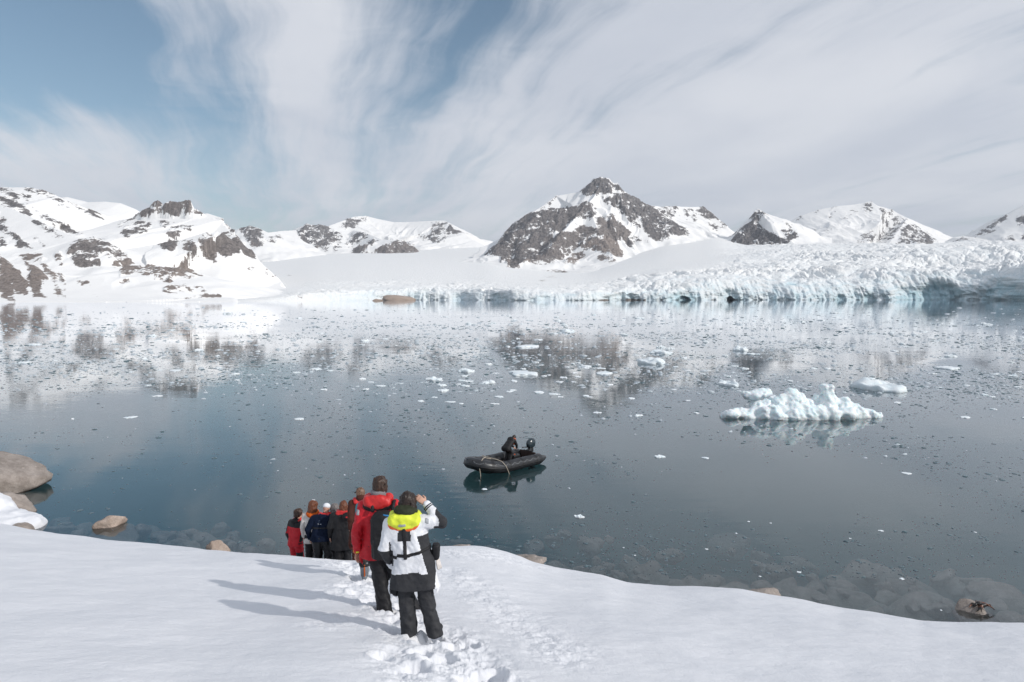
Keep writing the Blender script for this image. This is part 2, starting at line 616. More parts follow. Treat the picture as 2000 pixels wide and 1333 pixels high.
def build_mountain(name, label, ridges, xr, Dr, nc, nr, zbase, polys, flute=14.0, rough=9.0, coast=None, soft=13.0, seed=0.0, rock_bias=0.0, flank=None):
    u = np.linspace((xr[0] - 1000) / F, (xr[1] - 1000) / F, nc)
    D = np.linspace(Dr[0], Dr[1], nr)
    U, Y = np.meshgrid(u, D)
    X = U * Y
    Z = np.full(X.shape, zbase - 60.0)
    wob = fbm(X / 260 + seed, Y / 260, oct=4) * 55
    wob2 = fbm(X / 260 + seed + 40, Y / 260, oct=4) * 55
    for rd in ridges:
        pts = [px2w(*p) for p in rd['pts']]
        W, pw = rd['W'], rd.get('p', 1.25)
        s0 = 0.0
        best = np.full(X.shape, 1e9)
        zr = np.zeros(X.shape)
        sp = np.zeros(X.shape)
        Xw, Yw = X + wob * rd.get('warp', 1.0), Y + wob2 * rd.get('warp', 1.0)
        # the warp fades out next to the ridge so the skyline stays put
        dmin = np.full(X.shape, 1e9)
        for a, b in zip(pts[:-1], pts[1:]):
            L2 = (b[0] - a[0]) ** 2 + (b[1] - a[1]) ** 2
            q = np.clip(((X - a[0]) * (b[0] - a[0]) + (Y - a[1]) * (b[1] - a[1])) / L2, 0, 1)
            dmin = np.minimum(dmin, np.hypot(X - a[0] - q * (b[0] - a[0]), Y - a[1] - q * (b[1] - a[1])))
        fade = sstep(dmin, 10, W * 0.5)
        Xw, Yw = X + wob * fade, Y + wob2 * fade
        for a, b in zip(pts[:-1], pts[1:]):
            L2 = (b[0] - a[0]) ** 2 + (b[1] - a[1]) ** 2
            L = math.sqrt(L2)
            q0 = ((Xw - a[0]) * (b[0] - a[0]) + (Yw - a[1]) * (b[1] - a[1])) / L2
            q = np.clip(q0, 0, 1)
            d = np.hypot(Xw - a[0] - q * (b[0] - a[0]), Yw - a[1] - q * (b[1] - a[1]))
            nearer = d < best
            best = np.where(nearer, d, best)
            zr = np.where(nearer, a[2] + q * (b[2] - a[2]), zr)
            sp = np.where(nearer, s0 + q * L, sp)
            s0 += L
        if 'endk' in rd:
            a, b = pts[-2], pts[-1]
            L = math.hypot(b[0] - a[0], b[1] - a[1])
            best = best + rd['endk'] * np.maximum(((Xw - b[0]) * (b[0] - a[0]) + (Yw - b[1]) * (b[1] - a[1])) / L, 0)
        zb = rd.get('zb', zbase)
        z = zb + (zr - zb) * np.clip(1 - best / W, 0, 1) ** pw
        mk = best < W
        fl = ridged(sp[mk] / 130.0 + seed, best[mk] / 520.0 + seed, oct=4)
        bm = best[mk]
        z[mk] += rd.get('flute', flute) * (fl - 0.55) * sstep(bm, 4, W * 0.35) * np.clip(1.6 * (1 - bm / W), 0, 1)
        Z = np.maximum(Z, np.where(best < W, z, -1e4))
    if flank is not None:                 # the steep far side of the last ridge
        a, b = px2w(*flank[0]), px2w(*flank[1])
        L = math.hypot(b[0] - a[0], b[1] - a[1])
        dx, dy = (b[0] - a[0]) / L, (b[1] - a[1]) / L
        al = (X - a[0]) * dx + (Y - a[1]) * dy
        side = np.maximum(-(X - a[0]) * dy + (Y - a[1]) * dx + 8 * fbm(X / 60, Y / 60, oct=3), 0)
        line = a[2] + (b[2] - a[2]) * np.clip(al / L, 0, 1.0) ** 0.85
        Z = np.where(side > 0, np.minimum(Z, line - 1.1 * side + np.maximum(-al, 0) * 0.4 - np.maximum(al - L, 0) * 0.08), Z)
    px, py = w2px(X, Y, Z)
    R, Bn = rock_field(px, py, polys, soft)
    Rk = R + rock_bias
    mk = R > 0.02
    if mk.any():
        x, y, zz = X[mk], Y[mk], Z[mk]
        nse = fbm(x / 55 + seed, y / 55, zz / 40, oct=4)
        streak = ridged(x / 30 + 0.4 * nse + seed, zz / 170, y / 170, oct=3) - 0.6
        ledge = fbm(x / 90, zz / 13 + 0.5 * nse, y / 90, oct=2)
        gully = ridged((x + .25 * y) / 46 + 0.5 * nse + seed, zz / 420, y / 420, oct=3) - 0.6
        Rk[mk] += 0.30 * nse - 0.50 * streak + 0.24 * ledge - 0.45 * gully
        det = ridged(x / 85 + seed, zz / 85, y / 85, oct=6, gain=0.55) - 0.5
        fine = ridged(x / 26 + seed, zz / 34, y / 26, oct=4, gain=0.6) - 0.5
        Z[mk] += sstep(R[mk], 0.2, 0.8) * (det * 2.2 - 1.4 * gully + 0.7 * fine) * rough
    Z = Z + fbm(X / 38, Y / 38 + seed, oct=2) * rough * 0.10
    if coast is not None:
        c = coast(X, Y)
        Z = np.maximum(Z, c)
        q_ = np.maximum(Y - 853, 0)
        Z = np.minimum(Z, 1.0 + q_ * 0.10 + (q_ / 48.0) ** 3)
        Z = np.where(Y < Dr[0] + 5, -3.0, Z) - 60 * sstep(X / Y, -0.318, -0.303)
    V = np.stack([X, Y, Z], -1).reshape(-1, 3)
    o = link_mesh(name, V, grid_faces(nr, nc), M_MTN, attrs={'rock': np.clip(Rk, -0.4, 1.3), 'brown': Bn})
    tag(o, label, kind='structure')
    return o


z3 = ((0, 340), 0.28)
z4 = ((440, 380), 0.28)
z5 = ((920, 330), 0.28)
z6 = ((1400, 370), 0.30)

LEFT_ROCK = zoomed(*z3, [
    {'b': .25, 'p': [(460, 560), (500, 500), (560, 460), (650, 440), (740, 470), (820, 510), (880, 545), (800, 590), (710, 580), (700, 640), (640, 650), (560, 640), (500, 600)]},
    {'b': .35, 'w': 1.2, 'p': [(895, 300), (950, 240), (1010, 225), (1060, 210), (1070, 175), (1120, 175), (1130, 220), (1180, 215), (1195, 180), (1370, 180), (1390, 285), (1150, 285), (1040, 306)]},
    {'b': .1, 'p': [(850, 410), (870, 370), (960, 330), (1050, 340), (1050, 380), (940, 410), (880, 430)]},
    {'w': .8, 'p': [(815, 372), (860, 330), (940, 303), (955, 318), (860, 362)]},
    {'b': .3, 'p': [(1500, 470), (1520, 420), (1600, 400), (1560, 345), (1500, 310), (1580, 316), (1640, 362), (1700, 430), (1760, 500), (1785, 590), (1720, 560), (1680, 520), (1660, 570), (1580, 570), (1530, 530)]},
    {'b': .5, 'p': [(1380, 450), (1440, 405), (1505, 420), (1490, 480), (1495, 605), (1450, 570), (1400, 580)]},
    {'b': .4, 'p': [(1265, 480), (1330, 455), (1372, 500), (1385, 580), (1320, 570), (1290, 530)]},
    {'b': .2, 'p': [(1105, 490), (1180, 468), (1245, 480), (1205, 545), (1150, 530)]},
    {'b': .1, 'p': [(1150, 410), (1230, 368), (1345, 358), (1335, 392), (1270, 400), (1240, 430), (1180, 442)]},
    {'w': .8, 'p': [(1090, 325), (1150, 325), (1220, 350), (1130, 365)]},
    {'w': .75, 'p': [(1330, 265), (1390, 255), (1455, 295), (1400, 285)]},
    {'b': .9, 'p': [(835, 680), (880, 648), (1000, 650), (1020, 640), (1120, 650), (1250, 650), (1350, 670), (1405, 710), (1320, 732), (1230, 712), (1180, 752), (1120, 730), (1040, 712), (940, 690), (840, 716)]},
    {'b': .9, 'w': .8, 'p': [(800, 580), (880, 585), (950, 610), (890, 630), (800, 635)]},
    {'b': .8, 'w': .75, 'p': [(1230, 550), (1300, 570), (1330, 610), (1270, 600)]},
    {'b': .9, 'w': .8, 'p': [(1140, 800), (1200, 775), (1300, 780), (1340, 815), (1270, 805), (1180, 825), (1140, 825)]},
    {'b': .9, 'w': .8, 'p': [(1360, 785), (1420, 790), (1430, 808), (1380, 800)]},
    {'b': .9, 'w': .85, 'p': [(820, 750), (900, 725), (920, 750), (840, 765)]},
    {'b': .85, 'w': .9, 'p': [(1705, 650), (1760, 655), (1830, 680), (1920, 715), (1900, 720), (1830, 700), (1740, 680)]},
    {'b': .8, 'w': .85, 'p': [(1715, 610), (1800, 630), (1860, 665), (1820, 655)]},
    {'b': .9, 'p': [(0, 575), (60, 620), (120, 680), (182, 762), (110, 752), (60, 720), (100, 790), (135, 842), (60, 812), (0, 740)]},
    {'b': .9, 'p': [(180, 618), (260, 660), (335, 732), (270, 742), (315, 805), (240, 780), (200, 720), (220, 690)]},
    {'b': .9, 'w': .95, 'p': [(145, 570), (280, 562), (325, 600), (290, 622), (200, 602)]},
    {'b': .9, 'w': .9, 'p': [(300, 630), (360, 690), (412, 722), (380, 732), (320, 690)]},
    {'b': .9, 'w': .85, 'p': [(410, 700), (440, 710), (455, 760), (420, 740)]},
    {'b': .9, 'w': .8, 'p': [(360, 740), (420, 770), (455, 808), (400, 780)]},
    {'b': .7, 'w': .95, 'p': [(375, 560), (420, 545), (440, 590), (430, 625), (390, 600)]},
    {'b': .9, 'w': .8, 'p': [(540, 740), (600, 735), (635, 765), (570, 760)]},
    {'w': .85, 'p': [(0, 98), (80, 108), (135, 172), (60, 150), (0, 132)]},
    {'w': .85, 'p': [(175, 100), (240, 92), (235, 132), (195, 125)]},
    {'w': .85, 'p': [(250, 112), (330, 112), (420, 165), (490, 235), (430, 252), (385, 220), (400, 190), (300, 150), (270, 165)]},
    {'w': .8, 'p': [(160, 140), (220, 150), (190, 190), (165, 175)]},
    {'w': .85, 'p': [(0, 158), (120, 198), (225, 280), (212, 302), (140, 270), (80, 222), (0, 192)]},
    {'w': .85, 'p': [(0, 300), (60, 310), (30, 345), (0, 345)]},
    {'w': .9, 'p': [(0, 345), (60, 385), (140, 448), (215, 520), (140, 500), (80, 430), (0, 392)]},
    {'w': .9, 'p': [(0, 450), (50, 465), (50, 505), (0, 525)]},
    {'w': .85, 'p': [(110, 450), (160, 460), (175, 495), (120, 500)]},
    {'w': .8, 'p': [(228, 330), (330, 368), (435, 432), (400, 432), (300, 387)]},
    {'w': .75, 'p': [(230, 240), (330, 290), (480, 380), (600, 440), (520, 430), (400, 360), (280, 290)]},
    {'w': .8, 'p': [(240, 450), (290, 475), (300, 492), (255, 475)]},
    {'w': .8, 'p': [(600, 262), (625, 238), (670, 255), (735, 318), (690, 312), (640, 285)]},
    {'w': .7, 'p': [(480, 195), (560, 240), (640, 290), (540, 245)]},
    {'w': .7, 'p': [(0, 870), (90, 872), (90, 880), (0, 880)]},
    {'w': .75, 'b': .8, 'p': [(1030, 885), (1300, 872), (1420, 850), (1530, 860), (1540, 880), (1400, 872), (1100, 895)]},
])

left_ridges = [
    {'W': 1020, 'p': 1.25, 'flute': 16, 'zb': 0, 'endk': 3.0, 'pts': [(-420, 395, 1900), (-260, 372, 1900), (-100, 362, 1900), (0, 366, 1850), (60, 367, 1800), (85, 372, 1780), (110, 385, 1750), (150, 402, 1750), (190, 422, 1750), (215, 434, 1750), (240, 430, 1720)]},
    {'W': 760, 'p': 1.35, 'flute': 18, 'zb': 0, 'endk': 6.0, 'pts': [(240, 430, 1720), (275, 424, 1690), (330, 420, 1650), (385, 420, 1640), (405, 417, 1640), (440, 428, 1600)]},
    {'W': 210, 'p': 0.85, 'flute': 14, 'zb': 0, 'endk': 3.0, 'pts': [(405, 417, 1640), (440, 428, 1600), (462, 452, 1550), (480, 473, 1520), (500, 492, 1480), (520, 512, 1440), (548, 543, 1380), (562, 566, 1300)]},
    {'W': 30, 'p': 0.5, 'flute': 4, 'zb': 186, 'pts': [(268, 424, 1675), (283, 411, 1660), (299, 404, 1655), (304, 395, 1650), (309, 394, 1650)]},
    {'W': 24, 'p': 0.4, 'flute': 4, 'zb': 186, 'pts': [(309, 394, 1650), (314, 405, 1650), (334, 404, 1650), (338, 397, 1650), (358, 397, 1652), (364, 413, 1655)]},
    {'W': 420, 'p': 1.2, 'flute': 20, 'zb': 0, 'endk': 1.0, 'pts': [(-150, 395, 1650), (0, 398, 1600), (60, 424, 1500), (120, 452, 1400), (155, 467, 1340)]},
    {'W': 230, 'p': 0.9, 'flute': 14, 'zb': 20, 'pts': [(155, 467, 1340), (185, 464, 1300), (215, 472, 1290), (245, 487, 1300)]},
    {'W': 300, 'p': 1.0, 'flute': 14, 'zb': 20, 'endk': 2.5, 'pts': [(245, 487, 1330), (300, 479, 1360), (350, 470, 1370), (400, 455, 1390), (425, 453, 1400), (450, 470, 1400), (480, 505, 1370)]},
    {'W': 200, 'p': 1.0, 'flute': 12, 'zb': 5, 'endk': 0.6, 'pts': [(225, 530, 1100), (290, 520, 1090), (350, 524, 1080), (400, 538, 1080)]},
    {'W': 260, 'p': 1.0, 'flute': 14, 'zb': 4, 'pts': [(-260, 470, 1180), (-60, 496, 1110), (40, 520, 1050), (110, 548, 1000)]},
]


def left_coast(X, Y):
    edge = 850 + 25 * fbm(X / 300, X * 0 + 3.1, oct=3)
    return np.where(Y > edge, 1.2 + np.clip((Y - edge) / 240, 0, 3) ** 1.3 * 10 + 1.2 * fbm(X / 60, Y / 60, oct=3), -3.0) * 1.0 - 60 * sstep(X / Y, -0.41, -0.33)


build_mountain("mountain_left", "long snowy mountain with brown rock patches along the left shore", left_ridges, (-420, 600), (846, 2000), 880, 420, -2.0,
               LEFT_ROCK, flute=20, rough=5.0, coast=left_coast, soft=12.0, seed=1.7, rock_bias=0.02, flank=((425, 424, 1620), (562, 566, 1300)))

build_mountain("snow_dome", "smooth white snow dome behind the left mountain",
               [{'W': 700, 'p': 1.0, 'flute': 4, 'pts': [(20, 400, 3300), (100, 388, 3200), (132, 385, 3200), (172, 395, 3200), (205, 394, 3200), (236, 397, 3200), (266, 409, 3200), (300, 432, 3200), (330, 450, 3200)]}],
               (-60, 380), (2500, 3400), 200, 90, 150, [], rough=2.0)

SMALL_ROCK = zoomed(*z4, [
    {'p': [(95, 245), (170, 222), (245, 250), (252, 300), (205, 290), (275, 352), (230, 372), (160, 330)]},
    {'p': [(165, 325), (220, 292), (272, 350), (220, 374), (180, 352)], 'b': .3},
    {'w': .75, 'p': [(290, 320), (330, 295), (400, 295), (370, 320), (310, 332)]}])
build_mountain("mountain_small", "small rocky hill in the gap behind the left mountain",
               [{'W': 420, 'p': 1.0, 'pts': [(440, 458, 3300), (470, 446, 3300), (488, 442, 3300), (505, 446, 3300), (520, 455, 3350), (545, 452, 3500), (575, 450, 3800), (620, 452, 4200)]}],
               (400, 640), (2800, 4300), 200, 160, 150, SMALL_ROCK, flute=20, rough=9.0, seed=5.1)

MID_ROCK = zoomed(*z4, [
    {'p': [(375, 395), (410, 310), (450, 272), (520, 248), (570, 206), (630, 216), (690, 212), (742, 238), (795, 278), (805, 300), (760, 335), (720, 352), (700, 395), (650, 372), (620, 405), (580, 420), (560, 372), (500, 402), (470, 402), (440, 395), (410, 402)]},
    {'p': [(845, 345), (880, 288), (930, 262), (985, 280), (1000, 302), (940, 325), (900, 345), (870, 358)]},
    {'p': [(878, 405), (920, 352), (990, 358), (1002, 392), (950, 414)], 'b': .2},
    {'p': [(985, 330), (1030, 313), (1062, 340), (1020, 363)]},
    {'b': .4, 'w': 1.15, 'p': [(1008, 445), (1040, 400), (1080, 368), (1150, 348), (1200, 330), (1280, 345), (1335, 390), (1350, 412), (1290, 437), (1220, 452), (1130, 453)]},
    {'w': .9, 'p': [(800, 232), (840, 178), (900, 166), (960, 152), (992, 158), (930, 202), (880, 228), (840, 244)]},
    {'w': .8, 'p': [(1345, 290), (1430, 282), (1440, 220), (1500, 182), (1560, 206), (1600, 246), (1685, 292), (1590, 272), (1540, 292), (1490, 350), (1450, 332), (1390, 312)]},
    {'w': .8, 'p': [(750, 350), (800, 340), (780, 395), (755, 395)]}])
build_mountain("mountain_middle", "distant snowy massif with dark rock ribs behind the left glacier",
               [{'W': 800, 'p': 1.15, 'flute': 42, 'pts': [(530, 490, 3800), (552, 465, 3850), (575, 448, 3900), (600, 438, 3900), (620, 441, 3900), (642, 442, 3950), (668, 432, 4100), (690, 424, 4200), (715, 422, 4300), (740, 428, 4300), (770, 434, 4300), (800, 434, 4300), (835, 432, 4250), (868, 431, 4200), (885, 440, 4100), (905, 456, 4000), (925, 470, 3950), (960, 486, 3900)]},
                {'W': 260, 'p': 0.9, 'flute': 25, 'pts': [(690, 450, 3900), (715, 455, 3700), (745, 468, 3500), (780, 470, 3420), (805, 482, 3380), (820, 495, 3360)]},
                {'W': 240, 'p': 1.0, 'flute': 25, 'pts': [(600, 438, 3900), (585, 460, 3650), (570, 485, 3500)]},
                {'W': 240, 'p': 1.0, 'flute': 25, 'pts': [(640, 443, 3950), (640, 465, 3700), (620, 490, 3500)]}],
               (500, 1000), (3150, 4500), 420, 260, 150, MID_ROCK, rough=11.0, seed=8.3)

CENTRE_ROCK = zoomed(*z5, [
    {'b': .12, 'w': 1.15, 'p': [(110, 590), (200, 520), (235, 450), (262, 400), (315, 348), (400, 312), (500, 292), (570, 288), (650, 284), (730, 268), (790, 228), (852, 250), (800, 312), (740, 332), (690, 372), (640, 422), (600, 440), (560, 490), (540, 562), (440, 642), (380, 652), (300, 692), (258, 684), (270, 622), (210, 645), (195, 600)]},
    {'b': .75, 'w': 1.0, 'p': [(240, 640), (330, 570), (470, 520), (540, 530), (440, 640), (300, 692), (255, 690)]},
    {'b': .35, 'w': 1.05, 'p': [(560, 490), (620, 440), (700, 442), (800, 402), (880, 402), (900, 330), (980, 330), (1060, 402), (1105, 452), (1080, 502), (1020, 490), (1050, 605), (980, 602), (900, 572), (800, 562), (740, 560), (680, 602), (580, 645), (500, 655), (425, 655), (480, 590), (560, 560)]},
    {'b': .85, 'w': 1.1, 'p': [(780, 520), (850, 480), (940, 460), (1020, 495), (1050, 605), (980, 605), (900, 575), (800, 560)]},
    {'w': 1.05, 'p': [(772, 160), (830, 88), (890, 60), (950, 66), (990, 108), (1020, 96), (1062, 160), (990, 145), (970, 175), (900, 172), (860, 184)]},
    {'w': .8, 'p': [(800, 300), (870, 270), (900, 320), (830, 350), (790, 340)]},
    {'w': 1.0, 'p': [(1035, 180), (1090, 176), (1180, 215), (1245, 258), (1305, 290), (1335, 332), (1405, 372), (1485, 422), (1505, 464), (1420, 452), (1360, 494), (1290, 494), (1240, 462), (1200, 402), (1180, 352), (1110, 362), (1060, 302), (1035, 282)]},
    {'p': [(915, 200), (972, 198), (950, 245)]},
    {'p': [(998, 175), (1042, 178), (1022, 255), (988, 252)]},
    {'w': .85, 'p': [(1270, 282), (1330, 262), (1432, 268), (1442, 312), (1400, 352), (1340, 322)]},
    {'w': .95, 'p': [(1488, 282), (1522, 288), (1512, 335), (1492, 320)]},
    {'w': .95, 'p': [(1578, 290), (1620, 265), (1682, 308), (1725, 352), (1640, 342), (1600, 320)]},
    {'w': .9, 'p': [(1648, 378), (1722, 400), (1755, 435), (1690, 422)]},
    {'w': .85, 'p': [(1538, 288), (1572, 318), (1560, 355)]},
    {'w': .85, 'p': [(1745, 368), (1795, 405), (1760, 402)]},
    {'w': .9, 'b': .9, 'p': [(648, 655), (700, 600), (762, 580), (800, 602), (740, 652)]},
    {'w': .8, 'b': .8, 'p': [(888, 610), (960, 602), (1052, 652), (960, 652)]},
    {'w': .8, 'p': [(480, 285), (540, 235), (600, 186), (604, 196), (540, 250)]},
    {'w': .7, 'p': [(1130, 380), (1190, 370), (1180, 420), (1150, 415)]},
    {'w': .72, 'p': [(1040, 480), (1120, 470), (1230, 510), (1100, 530), (1060, 520)]},
    {'w': .66, 'b': .7, 'p': [(500, 745), (640, 690), (660, 720), (640, 770), (540, 800)]},
])
build_mountain("mountain_peak", "pointed rocky peak with snow gullies above the glacier",
               [{'W': 760, 'p': 1.25, 'flute': 45, 'pts': [(925, 522, 2850), (945, 503, 2850), (960, 490, 2850), (975, 468, 2830), (998, 444, 2820), (1020, 428, 2820), (1042, 414, 2830), (1062, 401, 2880), (1086, 383, 2950), (1110, 379, 2950), (1130, 375, 2930), (1145, 363, 2910), (1158, 352, 2900), (1175, 347, 2900), (1188, 349, 2900), (1198, 358, 2900), (1206, 356, 2900), (1216, 372, 2900), (1232, 383, 2900), (1250, 393, 2920), (1270, 402, 2950), (1290, 404, 3000), (1320, 403, 3100), (1350, 405, 3150), (1372, 404, 3200), (1390, 416, 3180), (1405, 432, 3140), (1422, 446, 3100), (1445, 470, 3050)]},
                {'W': 260, 'p': 0.75, 'flute': 30, 'pts': [(965, 500, 2700), (985, 468, 2680), (1010, 438, 2660), (1042, 417, 2650), (1080, 412, 2640), (1115, 408, 2640), (1145, 396, 2640)]},
                {'W': 300, 'p': 0.95, 'flute': 40, 'pts': [(1175, 352, 2880), (1160, 385, 2750), (1148, 398, 2640), (1160, 430, 2540), (1172, 458, 2440), (1190, 485, 2330), (1200, 512, 2220)]},
                {'W': 220, 'p': 0.9, 'flute': 25, 'pts': [(1145, 398, 2640), (1118, 432, 2540), (1092, 462, 2450), (1070, 490, 2370), (1055, 518, 2280)]},
                {'W': 260, 'p': 1.0, 'flute': 35, 'pts': [(1216, 372, 2900), (1238, 410, 2760), (1262, 440, 2660), (1290, 468, 2580)]},
                {'W': 200, 'p': 1.0, 'flute': 25, 'pts': [(1200, 360, 2890), (1208, 410, 2700), (1222, 455, 2560), (1240, 488, 2450)]},
                {'W': 240, 'p': 1.0, 'flute': 25, 'pts': [(1270, 402, 2950), (1300, 430, 2800), (1335, 458, 2700)]}],
               (890, 1480), (2000, 3300), 700, 420, 60, CENTRE_ROCK, rough=9.0, seed=12.4, rock_bias=0.06)

R5 = zoomed(*z6, [
    {'p': [(72, 395), (118, 300), (158, 258), (208, 228), (236, 150), (266, 126), (312, 160), (335, 180), (290, 192), (262, 212), (300, 250), (352, 290), (432, 320), (472, 352), (450, 384), (400, 395), (330, 405), (270, 410), (208, 405), (190, 372), (130, 376)]},
    {'w': .95, 'p': [(418, 270), (470, 252), (535, 300), (500, 332), (482, 348), (440, 302)]},
    {'w': .75, 'p': [(400, 200), (450, 220), (520, 265), (440, 225)]}])
build_mountain("mountain_fang", "small dark fang-shaped peak beside the icefall",
               [{'W': 420, 'p': 1.0, 'flute': 34, 'pts': [(1395, 492, 2700), (1422, 482, 2700), (1436, 460, 2700), (1450, 448, 2700), (1464, 438, 2700), (1472, 416, 2700), (1480, 409, 2700), (1490, 414, 2700), (1502, 424, 2720), (1522, 432, 2750), (1545, 446, 2800), (1562, 460, 2850), (1580, 475, 2880)]},
                {'W': 200, 'p': 0.95, 'flute': 24, 'pts': [(1478, 412, 2700), (1472, 440, 2600), (1482, 465, 2520), (1492, 490, 2430)]},
                {'W': 160, 'p': 0.95, 'flute': 20, 'pts': [(1540, 446, 2800), (1548, 456, 2700), (1540, 472, 2620)]}],
               (1370, 1620), (2150, 3000), 300, 260, 150, R5, rough=9.0, seed=15.9)

R6 = zoomed(*z6, [
    {'w': .95, 'p': [(935, 132), (968, 88), (1012, 82), (1002, 142), (960, 155)]},
    {'w': .9, 'p': [(1055, 120), (1102, 128), (1085, 164)]},
    {'w': .95, 'p': [(1108, 150), (1140, 125), (1155, 155), (1122, 172)]},
    {'w': .66, 'p': [(918, 355), (938, 310), (1030, 250), (1110, 200), (1205, 168), (1250, 198), (1180, 262), (1122, 332), (1100, 358)]},
    {'w': .92, 'p': [(1180, 355), (1208, 260), (1250, 228), (1302, 240), (1382, 300), (1440, 350)]},
    {'w': .8, 'p': [(518, 204), (540, 178), (552, 184)]},
    {'w': .72, 'p': [(705, 195), (740, 130), (775, 106), (745, 180)]},
    {'w': .78, 'p': [(588, 264), (660, 264), (640, 282)]},
    {'w': .78, 'p': [(688, 270), (782, 243), (720, 274)]},
    {'w': .72, 'p': [(640, 145), (665, 130), (650, 150)]},
    {'w': .7, 'p': [(820, 190), (900, 140), (940, 120), (860, 180)]}])
build_mountain("mountain_broad", "broad white mountain with a rocky right flank behind the icefall",
               [{'W': 760, 'p': 1.1, 'flute': 24, 'pts': [(1520, 445, 3900), (1545, 432, 3900), (1562, 422, 3900), (1598, 410, 3900), (1632, 403, 3900), (1665, 400, 3900), (1690, 396, 3900), (1701, 394, 3900), (1712, 402, 3900), (1728, 406, 3900), (1742, 410, 3880), (1755, 418, 3850), (1772, 426, 3800), (1785, 438, 3750), (1800, 450, 3700), (1818, 462, 3650), (1832, 472, 3600), (1860, 490, 3550)]},
                {'W': 260, 'p': 1.0, 'flute': 26, 'pts': [(1772, 426, 3800), (1762, 440, 3650), (1748, 458, 3500), (1735, 478, 3350)]},
                {'W': 200, 'p': 1.0, 'flute': 12, 'pts': [(1700, 396, 3900), (1690, 420, 3760), (1676, 450, 3600)]},
                {'W': 160, 'p': 1.0, 'flute': 8, 'pts': [(1632, 404, 3900), (1615, 425, 3780), (1600, 450, 3650)]}],
               (1490, 1900), (3000, 4100), 380, 240, 200, R6, rough=9.0, seed=19.2)

R7 = zoomed(*z6, [
    {'w': .8, 'p': [(1655, 325), (1720, 268), (1780, 232), (1882, 165), (1892, 190), (1800, 262), (1700, 314)]},
    {'w': .95, 'p': [(1955, 192), (2010, 175), (2030, 220), (1970, 232)]},
    {'w': .9, 'p': [(1855, 322), (1930, 306), (1935, 338)]},
    {'w': .9, 'p': [(1985, 300), (2030, 290), (2040, 330), (1985, 330)]},
    {'w': .75, 'p': [(1535, 345), (1600, 308), (1655, 318), (1600, 330)]},
    {'w': .8, 'p': [(2080, 120), (2200, 160), (2260, 300), (2120, 280)]}])
build_mountain("mountain_right", "snowy slope with dark ledges rising at the right edge",
               [{'W': 760, 'p': 1.1, 'flute': 26, 'pts': [(1830, 486, 3600), (1862, 464, 3600), (1880, 461, 3600), (1896, 464, 3600), (1915, 452, 3600), (1932, 440, 3600), (1950, 430, 3600), (1975, 415, 3600), (2000, 400, 3600), (2050, 372, 3650), (2110, 345, 3700), (2180, 330, 3750), (2300, 350, 3800), (2460, 400, 3800)]}],
               (1800, 2450), (2800, 3900), 300, 200, 170, R7, rough=9.0, seed=23.5)


